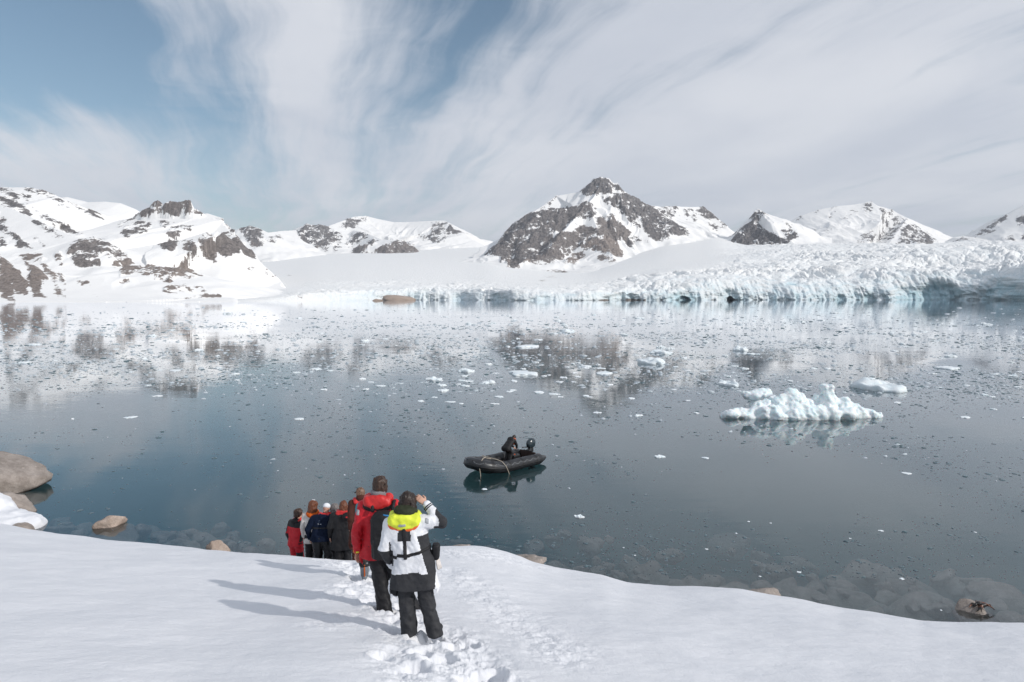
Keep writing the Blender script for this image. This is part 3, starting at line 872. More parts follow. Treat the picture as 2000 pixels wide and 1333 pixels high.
# ------------------------------------------------------------------ glacier (both tongues share one ice front)
def build_glacier():
    cols = np.array([
        # x, y_base, y_top, D_top+, y_mid, D_mid, y_back, D_back
        [440, 590.5, 588, 30, 572, 1500, 500, 4200],
        [500, 590, 586, 30, 566, 1600, 492, 4200],
        [560, 589, 580, 30, 556, 1700, 488, 4300],
        [620, 588, 572, 24, 548, 1700, 486, 4300],
        [700, 587, 565, 22, 545, 1700, 484, 4300],
        [800, 586.5, 562, 22, 544, 1700, 482, 4300],
        [900, 586.5, 563, 22, 546, 1700, 478, 4300],
        [960, 587, 566, 20, 550, 1600, 484, 3800],
        [1010, 587.5, 569, 20, 551, 1600, 512, 2700],
        [1080, 587.5, 571, 20, 552, 1600, 524, 2500],
        [1150, 587.5, 570, 24, 550, 1600, 520, 2500],
        [1220, 587, 564, 30, 540, 1650, 494, 2700],
        [1300, 587, 558, 36, 522, 1750, 464, 3000],
        [1400, 586.5, 549, 40, 509, 1750, 456, 3000],
        [1450, 586.5, 547, 42, 503, 1720, 474, 2700],
        [1520, 586.5, 546, 44, 499, 1680, 480, 2400],
        [1600, 586.5, 544, 46, 496, 1660, 478, 2300],
        [1700, 586.5, 541, 46, 493, 1640, 476, 2200],
        [1800, 586.5, 536, 44, 492, 1620, 475, 2200],
        [1880, 586.5, 530, 40, 489, 1600, 474, 2150],
        [1960, 587, 521, 40, 488, 1560, 473, 2100],
        [2060, 588, 512, 40, 486, 1500, 472, 2100],
        [2300, 590, 505, 40, 480, 1400, 470, 2000],
    ], float)
    x = np.arange(440, 2300, 1.55)
    C = {i: np.interp(x, cols[:, 0], cols[:, i]) for i in range(1, 8)}
    for i in C:
        k = np.ones(25) / 25
        C[i] = np.convolve(np.pad(C[i], 12, mode='edge'), k, 'valid')
    n1, n2, n3 = 64, 150, 90
    rows_D, rows_Z, rows_t = [], [], []
    tanp = lambda y: np.array([px_dir(1000, q)[2] for q in y])
    c_b, c_t, c_m, c_k = tanp(C[1]), tanp(C[2]), tanp(C[4]), tanp(C[6])
    Db = -H / c_b
    Db = np.clip(Db, 850, 1400)
    Zb = np.full(x.shape, -4.0)
    Dt = Db + C[3]
    Zt = H + c_t * Dt
    Zm = H + c_m * C[5]
    Zk = H + c_k * C[7]
    for i in range(n1):
        q = i / n1
        rows_D.append(Db + (Dt - Db) * (q ** 1.5))
        rows_Z.append(Zb + (Zt - Zb) * (1 - (1 - q) ** 1.15))
        rows_t.append(q)
    for i in range(n2):
        q = i / n2
        D = Dt + (C[5] - Dt) * q
        rows_D.append(D)
        rows_Z.append(Zt + (Zm - Zt) * (1 - (1 - q) ** 1.3))
        rows_t.append(1 + q)
    for i in range(n3 + 1):
        q = i / n3
        rows_D.append(C[5] + (C[7] - C[5]) * q)
        rows_Z.append(Zm + (Zk - Zm) * q)
        rows_t.append(2 + q)
    D = np.stack(rows_D)
    Z = np.stack(rows_Z)
    T = np.repeat(np.array(rows_t)[:, None], len(x), 1)
    P = np.repeat(x[None, :], len(rows_t), 0)
    U = np.array([px_dir(q, HORIZON)[0] for q in x])[None, :]
    X = U * D
    # how broken the ice is
    right = sstep(P, 1380, 1500)
    rough = right * np.clip(1.25 - 0.28 * T, 0.3, 1) + (1 - right) * (0.55 * np.exp(-((T - 0.8) / 0.45) ** 2) + 0.10 * (T < 1.9))
    rough += 0.55 * np.exp(-((P - 1290) / 110.0) ** 2) * (T < 1.5)
    rough *= sstep(P, 520, 640)
    wx = X + 30 * fbm(X / 120, D / 120, oct=3)
    wy = D + 30 * fbm(X / 120 + 9, D / 120, oct=3)
    f1, f2, cid = worley(wx / 24, wy / 34 + Z / 44)
    crev = np.clip((f2 - f1) * 2.2, 0, 1)
    g1, g2, cid2 = worley(wx / 9.5 + 7, wy / 13 + Z / 17, 31)
    crev2 = np.clip((g2 - g1) * 2.2, 0, 1)
    big = fbm(X / 150, D / 130, Z / 90, oct=3)
    vary = 0.35 + 0.75 * sstep(fbm(X / 170 + 8, D / 150, oct=3), -0.35, 0.45)
    swell = fbm(X / 330 + 3, D / 240, oct=2) * 15
    hz = (big * 9 + (crev - 0.8) * 7 * vary + cid * 3.0 * vary + (crev2 - 0.7) * 3.0 * vary + cid2 * 1.3 * vary + ridged(X / 52, D / 30, Z / 30, oct=4) * 7 - 4.4) + swell * sstep(T, 0.9, 1.5)
    top = sstep(T, 0.35, 1.1)
    Z0 = Z.copy()
    Z = Z + hz * rough * top
    # ice front: scallops, vertical ribs, caves
    ribs = ridged(X / 26 + 3, Z0 / 120, oct=4)
    scal = 1.25 * fbm(X / 120 + 50, Z0 / 120, oct=3)
    front = np.clip(1.15 - T, 0, 1) ** 0.7
    pushD = (scal * 16 + (ribs - 0.6) * 13 + 5 * (ridged(X / 11 + 7, Z0 / 40, oct=3) - 0.5) + 3 * fbm(X / 14, Z0 / 10, oct=3)) * front * sstep(P, 560, 660)
    px, py = w2px(X, D, Z0)
    ice = 0.12 + 0.42 * front * sstep(P, 600, 700) + 0.25 * (1 - crev) * rough + 0.15 * rough * (1 - crev2)
    caves = [(1335, 587, 36, 20, 14, .3), (1334, 587, 14, 9, 20, .3), (1426, 587, 23, 24, 12, .15), (1427, 588, 7, 9, 70, .0), (1768, 588, 28, 34, 14, .2),
             (1832, 588, 54, 42, 20, .4), (1640, 588, 12, 14, 8, .25), (1215, 587, 40, 17, 10, .1), (975, 587, 24, 16, 7, .2), (905, 587, 26, 18, 6, .2),
             (1060, 587, 30, 10, 6, .15), (1700, 588, 14, 16, 7, .25), (1545, 545, 18, 14, 6, .2), (1960, 588, 60, 44, 12, .25)]
    for cx, cy, w, h, dp, bl in caves:
        r = np.hypot((px - cx + 3 * fbm(py / 9, px / 30, oct=2)) / w, (py - cy) / h)
        k = 1 - sstep(r, 0.5, 1.1)
        pushD += k * dp * (T < 1.6)
        ice += bl * k
    D = D + pushD
    X = U * D
    dirt = np.zeros_like(X)
    for cx, cy, w, h, a in [(1240, 586, 34, 4, .7), (1180, 587, 18, 3.5, .8), (1290, 586, 24, 3, .55), (1395, 587, 22, 3, .6), (1500, 587, 50, 2, .45), (590, 580, 22, 9, .55), (1610, 587, 20, 2.5, .6), (825, 556, 10, 8, .45), (1075, 541, 30, 5, .5), (1060, 548, 22, 5, .52), (565, 538, 12, 3, .55)]:
        dirt = np.maximum(dirt, a * np.exp(-((px - cx) / w) ** 2 - ((py - cy) / h) ** 2))
    V = np.stack([X, D, Z], -1).reshape(-1, 3)
    o = link_mesh("glacier", V, grid_faces(len(rows_t), len(x)), M_GLA, attrs={'ice': ice, 'dirt': dirt})
    tag(o, "wide broken glacier with a blue ice front meeting the water", kind='structure')


build_glacier()


# ------------------------------------------------------------------ water, sea floor, snow slope
def build_water():
    X0, X1, Y0, Y1, zb = -9000.0, 9000.0, -120.0, 9000.0, -40.0
    v = [(X0, Y0, zb), (X1, Y0, zb), (X1, Y1, zb), (X0, Y1, zb), (X0, Y0, 0), (X1, Y0, 0), (X1, Y1, 0), (X0, Y1, 0)]
    f = [(0, 3, 2, 1), (4, 5, 6, 7), (0, 1, 5, 4), (1, 2, 6, 5), (2, 3, 7, 6), (3, 0, 4, 7)]
    o = link_mesh("water", v, f, M_WATER, smooth=False)
    tag(o, "calm grey-blue fjord water mirroring mountains and sky", kind='structure')


build_water()

# skyline of the snow slope against the water, photo pixels
CREST = [(-420, 985), (-200, 1005), (0, 1023), (60, 1033), (130, 1046), (200, 1056), (300, 1063), (400, 1072), (500, 1081), (580, 1087), (640, 1092), (700, 1096), (760, 1094),
         (810, 1085), (848, 1068), (880, 1068), (930, 1069), (975, 1076), (1010, 1085), (1045, 1098), (1100, 1111), (1180, 1122), (1225, 1136), (1300, 1143), (1380, 1147), (1440, 1150),
         (1500, 1159), (1560, 1168), (1640, 1184), (1700, 1193), (1760, 1205), (1800, 1213), (1860, 1217), (1900, 1218), (2000, 1219), (2200, 1226), (2450, 1236)]
_cu = np.array([px_dir(x, y)[0] for x, y in CREST])
_ce = np.array([-px_dir(x, y)[2] for x, y in CREST])
_CDX = np.array([-420, 0, 300, 580, 700, 850, 1000, 1200, 1450, 1700, 1850, 2000, 2450], float)
_CDD = np.array([18.0, 17.0, 15.6, 13.6, 13.0, 15.2, 16.0, 15.2, 13.5, 11.6, 10.6, 10.2, 9.5])
_uu = np.linspace(-1.15, 1.15, 1200)
_ee = np.interp(_uu, _cu, _ce)
_dc = np.interp(_uu, (_CDX - 1000) / F, _CDD)
_k = np.ones(9) / 9
_dc = np.convolve(np.pad(_dc, 30, mode='edge'), np.ones(61) / 61, 'valid')
_ee = np.convolve(np.pad(_ee, 4, mode='edge'), _k, 'valid')
EYE = 1.74


def _base(s, dc, d):
    o = np.maximum(d - dc, 0)
    return EYE + s * d + np.where(o < 4, 0.5 * 0.17 * o * o, 0.5 * 0.17 * 16 + 0.17 * 4 * (o - 4))


_ss = _ee - EYE / _dc
for _ in range(4):
    dd = np.linspace(0, 6, 90)[None, :] + _dc[:, None] - 0.5
    rat = (_base(_ss[:, None], _dc[:, None], dd) / dd).min(1)
    _ss = _ss + (_ee - rat)
_slow = np.convolve(np.pad(_ss, 160, mode='edge'), np.ones(321) / 321, 'valid')


def path_field(X, Y):
    """how trampled the snow is"""
    a = np.zeros(X.shape)
    for line, wd, amp in PATHS:
        for p, q in zip(line[:-1], line[1:]):
            L2 = (q[0] - p[0]) ** 2 + (q[1] - p[1]) ** 2
            t_ = np.clip(((X - p[0]) * (q[0] - p[0]) + (Y - p[1]) * (q[1] - p[1])) / L2, 0, 1)
            d = np.hypot(X - p[0] - t_ * (q[0] - p[0]), Y - p[1] - t_ * (q[1] - p[1]))
            a = np.maximum(a, amp * np.exp(-(d / wd) ** 2))
    return a


def snow_base(X, Y):
    X = np.asarray(X, float)
    Y = np.asarray(Y, float)
    u = X / np.maximum(Y, 0.3)
    e_s = np.interp(u, _uu, _ss)
    e_l = np.interp(u, _uu, _slow)
    dc = np.interp(u, _uu, _dc)
    k = sstep(Y / dc, 0.5, 1.0)          # skyline wiggles die out towards the viewer
    return H - _base(e_l + (e_s - e_l) * k, dc, Y)


def px_snow(x, y):
    a, _, c = px_dir(x, y)
    lo, hi = 1.0, 26.0
    d = np.linspace(lo, hi, 4000)
    zr = H + c * d
    zs = snow_base(a * d, d)
    i = np.argmax(zr < zs)
    return (a * d[i], d[i], zs[i])


def pl(*pts):
    return [px_snow(x, y)[:2] for x, y in pts]


PATHS = [
    (pl((930, 1333), (860, 1262), (815, 1235), (770, 1192), (735, 1150), (712, 1120), (680, 1103), (640, 1095)), 0.42, 1.0),
    (pl((880, 1240), (920, 1290), (965, 1333), (1000, 1360)), 0.34, 1.0),
    (pl((800, 1330), (780, 1275), (800, 1235)), 0.30, 0.75),
    (pl((660, 1160), (700, 1140), (730, 1110), (800, 1100)), 0.42, 0.65),
    (pl((860, 1080), (900, 1085), (960, 1088), (1000, 1092)), 0.8, 0.6),
    (pl((880, 1120), (930, 1150), (990, 1200), (1030, 1230), (1090, 1270)), 0.5, 0.5),
    (pl((1040, 1240), (1080, 1262), (1100, 1290)), 0.35, 0.55),
    (pl((640, 1225), (690, 1200), (740, 1195)), 0.3, 0.45),
]
_prng = random.Random(5)
PRINTS = []
for line, step, wd in [(PATHS[0][0], 0.33, 0.13), (PATHS[1][0], 0.36, 0.12), (PATHS[2][0], 0.36, 0.11), (PATHS[3][0], 0.42, 0.12)]:
    side = 1
    for p, q in zip(line[:-1], line[1:]):
        L = math.hypot(q[0] - p[0], q[1] - p[1])
        n = max(1, int(L / step))
        dx, dy = (q[0] - p[0]) / L, (q[1] - p[1]) / L
        for i in range(n):
            f = (i + _prng.random()) / n
            side = -side
            off = side * _prng.uniform(0.08, 0.22)
            PRINTS.append((p[0] + f * (q[0] - p[0]) - dy * off, p[1] + f * (q[1] - p[1]) + dx * off, dx, dy, _prng.uniform(0.06, 0.14), wd * _prng.uniform(0.8, 1.3)))


def snow_z(X, Y):
    X = np.asarray(X, float)
    Y = np.asarray(Y, float)
    z = snow_base(X, Y)
    z = z + 0.05 * fbm(X / 2.6, Y / 3.6, oct=3) + 0.007 * fbm(X / 0.42 + 3, Y / 0.34, oct=3)
    a = path_field(X, Y)
    mk = a > 0.02
    if np.any(mk):
        x, y, am = X[mk], Y[mk], a[mk]
        soft = fbm(x / 0.34, y / 0.30, oct=5, gain=0.55)
        bil = np.abs(perlin(x / 0.19 + 4, y / 0.17)) + 0.5 * np.abs(perlin(x / 0.085, y / 0.08 + 9)) + 0.25 * np.abs(perlin(x / 0.04, y / 0.04 + 9))
        patch = sstep(fbm(x / 0.6 + 30, y / 0.5, oct=2), -0.25, 0.35)
        dz = am * (0.055 * soft + 0.036 * (bil - 0.35) * (0.25 + 0.75 * patch)) - 0.05 * am ** 2
        zz = z[mk] + dz
        wobble = 0.16 * fbm(x / 0.14, y / 0.14, oct=3)
        for (cx, cy, dx, dy, dp, wd) in PRINTS:
            lx, ly = x - cx, y - cy
            al, ac = lx * dx + ly * dy, -lx * dy + ly * dx
            r = np.hypot(al / 0.17, ac / wd)
            nz = r + wobble
            zz = zz - dp * (1 - sstep(nz, 0.55, 1.05)) + 0.014 * np.exp(-((nz - 1.25) / 0.22) ** 2)
        z = z.copy() if z.ndim else np.array(z)
        z[mk] = zz
    return z


def build_snow():
    nu, nd = 1180, 620
    u = np.concatenate([np.linspace(-1.1, -0.40, 260, endpoint=False), np.linspace(-0.40, 0.16, 660, endpoint=False), np.linspace(0.16, 1.1, 260)])
    nu = len(u)
    d = np.concatenate([np.linspace(1.0, 4.6, 30, endpoint=False), np.geomspace(4.6, 27, nd - 30)])
    U, D = np.meshgrid(u, d)
    X = U * D
    Z = snow_z(X, D)
    V = np.stack([X, D, Z], -1).reshape(-1, 3)
    fc = grid_faces(nd, nu)
    zq = Z.reshape(-1)[fc].max(1)
    fc = fc[zq > -1.2]
    o = link_mesh("ground", V, fc, M_SNOW)
    tag(o, "white snow slope with a trampled footpath running down to the water", kind='structure')
    # what the viewer stands on, behind the picture
    n = 60
    xs, ys = np.meshgrid(np.linspace(-60, 60, n), np.linspace(-70, 1.02, n))
    zz = H - EYE + 0.05 + np.where(ys < 0, -ys * 0.24, -ys * 0.28) - 0.004 * np.abs(xs) ** 1.2
    o2 = link_mesh("ground_behind", np.stack([xs, ys, zz], -1).reshape(-1, 3), grid_faces(n, n), M_SNOW)
    tag(o2, "snow slope going on uphill behind the viewer", kind='structure')


build_snow()


def seabed_z(X, Y):
    u = X / Y
    e = np.interp(u, _uu, _ee)
    ds = H / e - 1.0                          # where the sight line over the crest meets the water
    q = np.maximum(Y - ds, -6)
    z = -0.35 - np.where(q < 0, q * 0.25, q * 0.17 + 0.012 * q * q)
    return np.maximum(z, -26.0) + 0.18 * fbm(X / 1.7, Y / 1.7, oct=4) * np.clip(1 + q * 0.1, 0.3, 2)


def build_seabed():
    u = np.linspace(-1.2, 1.2, 420)
    d = np.geomspace(9, 120, 260)
    U, D = np.meshgrid(u, d)
    X = U * D
    Z = seabed_z(X, D)
    o = link_mesh("seabed", np.stack([X, D, Z], -1).reshape(-1, 3), grid_faces(260, 420), M_SEABED)
    tag(o, "silty grey shallows seen through the clear water", kind='structure')
    v = [(-9000, 119, -26), (9000, 119, -26), (9000, 9000, -26), (-9000, 9000, -26)]
    o = link_mesh("seabed_deep", v, [(0, 1, 2, 3)], M_SEABED, smooth=False)
    tag(o, "deep fjord floor", kind='structure')


build_seabed()


# ------------------------------------------------------------------ solid modelling: distance fields turned into meshes
class Solid:
    def __init__(self, lo, hi, h):
        self.h = h
        self.lo = np.array(lo, float)
        n = np.ceil((np.array(hi, float) - self.lo) / h).astype(int) + 1
        self.n = n
        self.ax = [self.lo[i] + h * np.arange(n[i]) for i in range(3)]
        self.f = np.full(tuple(n), 1.0, np.float32)

    def _win(self, lo, hi, pad):
        s = []
        for i in range(3):
            a = int(np.floor((lo[i] - pad - self.lo[i]) / self.h))
            b = int(np.ceil((hi[i] + pad - self.lo[i]) / self.h)) + 1
            s.append(slice(max(a, 0), min(max(b, 0), self.n[i])))
        return tuple(s)

    def _grid(self, w):
        return (self.ax[0][w[0]][:, None, None], self.ax[1][w[1]][None, :, None], self.ax[2][w[2]][None, None, :])

    def _add(self, w, d, k, op):
        a = self.f[w]
        if a.size == 0:
            return
        d = np.broadcast_to(d, a.shape)
        if op == 'sub':
            d = -d
            if k > 0:
                hh = np.clip(0.5 - 0.5 * (d - a) / k, 0, 1)
                self.f[w] = d * (1 - hh) + a * hh + k * hh * (1 - hh)
            else:
                self.f[w] = np.maximum(a, d)
            return
        if k > 0:
            hh = np.clip(0.5 + 0.5 * (d - a) / k, 0, 1)
            self.f[w] = d * (1 - hh) + a * hh - k * hh * (1 - hh)
        else:
            self.f[w] = np.minimum(a, d)

    def cap(self, a, b, ra, rb=None, k=0.02, op='add', flat=None):
        """tapered limb; flat = (axis vector, factor) squeezes the section along that axis"""
        rb = ra if rb is None else rb
        a, b = np.array(a, float), np.array(b, float)
        r = max(ra, rb) * (1.0 if flat is None else max(1.0, 1.0 / flat[1]))
        w = self._win(np.minimum(a, b) - r, np.maximum(a, b) + r, k + 3 * self.h)
        x, y, z = self._grid(w)
        d = b - a
        L = d.dot(d) + 1e-12
        t_ = np.clip(((x - a[0]) * d[0] + (y - a[1]) * d[1] + (z - a[2]) * d[2]) / L, 0, 1)
        qx, qy, qz = x - a[0] - t_ * d[0], y - a[1] - t_ * d[1], z - a[2] - t_ * d[2]
        rr = ra + (rb - ra) * t_
        if flat is not None:
            n = np.array(flat[0], float)
            n /= np.linalg.norm(n)
            c = qx * n[0] + qy * n[1] + qz * n[2]
            g = flat[1] - 1.0
            qx, qy, qz = qx + c * n[0] * g, qy + c * n[1] * g, qz + c * n[2] * g
        self._add(w, np.sqrt(qx * qx + qy * qy + qz * qz) - rr, k, op)
        return self

    def ell(self, c, r, rot=None, k=0.02, op='add'):
        c = np.array(c, float)
        r = np.array(r, float)
        R = np.array(rot.to_matrix() if hasattr(rot, 'to_matrix') else (rot if rot is not None else np.eye(3)))
        m = r.max()
        ext = r if rot is None else np.array([m, m, m])
        w = self._win(c - ext, c + ext, k + 3 * self.h)
        x, y, z = self._grid(w)
        p = [x - c[0], y - c[1], z - c[2]]
        l = [(R[0, i] * p[0] + R[1, i] * p[1] + R[2, i] * p[2]) / r[i] for i in range(3)]
        k0 = np.sqrt(l[0] ** 2 + l[1] ** 2 + l[2] ** 2) + 1e-9
        k1 = np.sqrt((l[0] / r[0]) ** 2 + (l[1] / r[1]) ** 2 + (l[2] / r[2]) ** 2) + 1e-9
        self._add(w, k0 * (k0 - 1) / k1, k, op)
        return self

    def box(self, c, hs, rot=None, rnd=0.01, k=0.01, op='add'):
        c = np.array(c, float)
        hs = np.array(hs, float)
        R = np.array(rot.to_matrix() if hasattr(rot, 'to_matrix') else (rot if rot is not None else np.eye(3)))
        m = np.linalg.norm(hs)
        ext = hs if rot is None else np.array([m, m, m])
        w = self._win(c - ext, c + ext, k + 3 * self.h)
        x, y, z = self._grid(w)
        p = [x - c[0], y - c[1], z - c[2]]
        q = [np.abs(R[0, i] * p[0] + R[1, i] * p[1] + R[2, i] * p[2]) - (hs[i] - rnd) for i in range(3)]
        d = np.sqrt(np.maximum(q[0], 0) ** 2 + np.maximum(q[1], 0) ** 2 + np.maximum(q[2], 0) ** 2) + np.minimum(np.maximum(np.maximum(q[0], q[1]), q[2]), 0) - rnd
        self._add(w, d, k, op)
        return self

    def chain(self, pts, rs, k=0.02, op='add', flat=None):
        if not hasattr(rs, '__len__'):
            rs = [rs] * len(pts)
        for i in range(len(pts) - 1):
            self.cap(pts[i], pts[i + 1], rs[i], rs[i + 1], k, op, flat)
        return self

    def rough(self, fn, band=0.06):
        mk = np.abs(self.f) < band
        i, j, l = np.nonzero(mk)
        self.f[mk] += fn(self.ax[0][i], self.ax[1][j], self.ax[2][l]).astype(np.float32)
        return self

    def cut_below(self, z):
        self.f = np.maximum(self.f, (z - self.ax[2])[None, None, :].astype(np.float32))
        return self

    def mesh(self):
        f = self.f
        f = np.pad(f, 1, constant_values=1.0)
        S = f < 0
        nx, ny, nz = f.shape
        cs = np.zeros((nx - 1, ny - 1, nz - 1), np.int8)
        for i in (0, 1):
            for j in (0, 1):
                for l in (0, 1):
                    cs += S[i:nx - 1 + i, j:ny - 1 + j, l:nz - 1 + l]
        act = (cs > 0) & (cs < 8)
        idx = np.full(act.shape, -1, np.int64)
        ci, cj, cl = np.nonzero(act)
        nv = len(ci)
        idx[ci, cj, cl] = np.arange(nv)
        acc = np.zeros((nv, 3))
        cnt = np.zeros(nv)
        corners = [(i, j, l) for i in (0, 1) for j in (0, 1) for l in (0, 1)]
        for a in corners:
            for ax in range(3):
                if a[ax] == 1:
                    continue
                b = list(a)
                b[ax] = 1
                fa = f[ci + a[0], cj + a[1], cl + a[2]]
                fb = f[ci + b[0], cj + b[1], cl + b[2]]
                m_ = (fa < 0) != (fb < 0)
                t_ = fa[m_] / (fa[m_] - fb[m_])
                p = np.tile(np.array(a, float), (m_.sum(), 1))
                p[:, ax] += t_
                acc[m_] += p
                cnt[m_] += 1
        V = acc / cnt[:, None] + np.stack([ci, cj, cl], -1)
        V = (V - 1) * self.h + self.lo
        quads = []
        for ax in range(3):
            sl0 = [slice(None)] * 3
            sl1 = [slice(None)] * 3
            sl0[ax] = slice(0, -1)
            sl1[ax] = slice(1, None)
            A, B = S[tuple(sl0)], S[tuple(sl1)]
            e = A != B
            o1, o2 = [q for q in range(3) if q != ax]
            ii = np.stack(np.nonzero(e), -1)
            ok = (ii[:, o1] > 0) & (ii[:, o2] > 0) & (ii[:, o1] < f.shape[o1] - 1) & (ii[:, o2] < f.shape[o2] - 1)
            ii = ii[ok]
            inside_first = A[ii[:, 0], ii[:, 1], ii[:, 2]]

            def cell(d1, d2):
                q = ii.copy()
                q[:, o1] -= d1
                q[:, o2] -= d2
                return idx[q[:, 0], q[:, 1], q[:, 2]]
            q = np.stack([cell(1, 1), cell(0, 1), cell(0, 0), cell(1, 0)], -1)
            flip = inside_first if ax != 1 else ~inside_first
            q[~flip] = q[~flip][:, ::-1]
            quads.append(q)
        return V, np.concatenate(quads)


def solid_obj(name, s, mat, parent=None, relax=1):
    V, Fq = s.mesh()
    if relax:
        for _ in range(relax):
            acc = np.zeros_like(V)
            cnt = np.zeros(len(V))
            for a, b in ((0, 1), (1, 2), (2, 3), (3, 0)):
                np.add.at(acc, Fq[:, a], V[Fq[:, b]])
                np.add.at(acc, Fq[:, b], V[Fq[:, a]])
                np.add.at(cnt, Fq[:, a], 1)
                np.add.at(cnt, Fq[:, b], 1)
            V = V * 0.5 + 0.5 * acc / np.maximum(cnt, 1)[:, None]
    return link_mesh(name, V, Fq, mat, parent)


# ------------------------------------------------------------------ ice on the water
def mat_ice(name, top, deep, rough=0.5, sss=True):
    m, t, out = new_mat(name)
    geo = t.node('ShaderNodeNewGeometry')
    pos = geo.outputs['Position']
    n = t.noise(pos, 1.6, 6.0, 0.6)
    col = t.mix(t.smooth(n, 0.35, 0.75), top, deep)
    b = t.bump(t.noise(pos, 9.0, 6.0, 0.65), 0.6, 0.05)
    p = principled(t, out, Base_Color=col, Roughness=rough, Normal=b)
    p.inputs['Specular IOR Level'].default_value = 0.3
    if sss:
        p.inputs['Subsurface Weight'].default_value = 0.35
        p.inputs['Subsurface Radius'].default_value = (0.10, 0.22, 0.26)
        p.inputs['Subsurface Scale'].default_value = 0.6
    return m


M_BERG = mat_ice("iceberg_ice", (0.86, 0.90, 0.915), (0.72, 0.85, 0.885))
M_FLOE = mat_ice("floe_ice", (0.84, 0.88, 0.90), (0.72, 0.82, 0.86), sss=False)


def mat_brash(name, col, rough):
    m, t, out = new_mat(name)
    p = principled(t, out, Base_Color=col, Roughness=rough)
    p.inputs['Specular IOR Level'].default_value = 0.35
    return m


M_BRASH_W = mat_brash("white_brash_ice", (0.50, 0.56, 0.60), 0.5)
M_BRASH_C = mat_brash("clear_brash_ice", (0.10, 0.155, 0.175), 0.3)


def build_iceberg():
    bx, by, _ = px_on(1577, 820)
    k = by * 0.19 / F            # metres per pixel of the enlarged view
    g = lambda zx, zy: ((zx - 970) * k, (474 - zy) * k)
    s = Solid((-6.1, -2.0, -0.95), (6.1, 2.9, 2.9), 0.06)

    def lump(zx, zy, y, rx, ry, rz, kk=0.16):
        x, z = g(zx, zy)
        s.ell((x, y, z - rz), (rx, ry, rz), k=kk)
    # ground body along the waterline
    for (zx, w, d, h_) in [(200, .62, .55, .5), (300, .85, .7, .42), (430, 1.0, .95, .62), (580, 1.1, 1.15, .85), (740, 1.1, 1.3, .95), (900, 1.2, 1.35, .95), (1060, 1.2, 1.35, .9), (1220, 1.2, 1.2, .95),
                           (1380, 1.1, 1.0, .85), (1520, 1.0, .85, .66), (1650, .8, .65, .55), (1760, .45, .45, .42)]:
        x, _ = g(zx, 0)
        s.ell((x, 0.25, 0.0), (w, d, h_), k=0.25)
    # front aprons and knobs
    for (zx, zy, y, rx, ry, rz) in [(230, 392, -.1, .55, .5, .35), (350, 400, -.1, .5, .45, .35), (560, 355, -.5, .4, .4, .45), (640, 335, -.55, .5, .45, .5), (700, 390, -.8, .45, .4, .35), (830, 360, -.85, .5, .45, .5), (890, 395, -.95, .4, .35, .4), (1010, 370, -.8, .55, .5, .5),
                                    (1130, 360, -.8, .5, .45, .5), (1240, 350, -.75, .5, .45, .6), (1400, 350, -.4, .7, .6, .6), (1560, 365, -.1, .6, .5, .5), (1690, 385, .1, .45, .45, .4), (1790, 402, .1, .2, .3, .2)]:
        lump(zx, zy, y, rx, ry, rz)
    # left ridge climbing to the knobbly crest
    for (zx, zy, y, rx, ry, rz) in [(520, 325, .45, .6, .55, .7), (620, 295, .45, .65, .55, .8), (720, 255, .45, .6, .5, .9), (800, 215, .45, .48, .45, .9), (850, 172, .4, .28, .3, .6), (912, 178, .42, .16, .2, .4),
                                    (900, 225, .3, .5, .45, .8), (965, 222, .35, .36, .35, .6), (1010, 250, .4, .4, .35, .6), (870, 290, 0, .6, .55, .7), (960, 320, -.3, .55, .5, .6), (1070, 264, .5, .6, .45, .7), (1138, 220, .5, .22, .25, .5)]:
        lump(zx, zy, y, rx, ry, rz, 0.16)
    # tall block on the right
    x, z = g(1265, 145)
    s.box((x, .4, z / 2 - .1), (.40, .42, z / 2 + .12), rot=Matrix.Rotation(-0.10, 3, 'Y'), rnd=.22, k=.2)
    x, z = g(1335, 215)
    s.box((x, .35, z / 2 - .1), (.40, .42, z / 2 + .1), rot=Matrix.Rotation(-0.55, 3, 'Y'), rnd=.2, k=.2)
    for (zx, zy, y, rx, ry, rz) in [(1430, 275, .2, .5, .5, .8), (1500, 335, .1, .55, .5, .6), (1260, 270, .0, .6, .55, .9), (1210, 200, .45, .25, .3, .8)]:
        lump(zx, zy, y, rx, ry, rz, 0.18)
    # tilted plate behind on the left
    x, z = g(590, 255)
    rot = Matrix.Rotation(-0.10, 3, 'Y')
    s.ell((x, 1.75, z - 0.05), (1.15, .7, .36), rot=rot, k=0.08)
    s.ell((x + .2, 1.55, 0.3), (.8, .7, .8), k=0.25)
    s.rough(lambda a, b, c: 0.20 * fbm(a / 0.9, b / 0.9, c / 0.9, oct=3) + 0.06 * np.abs(perlin(a / 0.34, b / 0.34, c / 0.34)) + 0.022 * np.abs(perlin(a / 0.15 + 4, b / 0.15, c / 0.15)) - 0.03, 0.28)
    s.cut_below(-0.9)
    o = solid_obj("iceberg", s, M_BERG, relax=0)
    o.location = (bx, by + 0.9, 0)
    tag(o, "jagged white iceberg with a tall block on its right, largest ice on the water", "iceberg")


build_iceberg()


def ico(sub):
    bm = bmesh.new()
    bmesh.ops.create_icosphere(bm, subdivisions=sub, radius=1.0)
    v = np.array([q.co[:] for q in bm.verts])
    f = np.array([[q.index for q in p.verts] for p in bm.faces])
    bm.free()
    return v, f


ICO3, ICO4, ICO5 = ico(3), ico(4), ico(5)


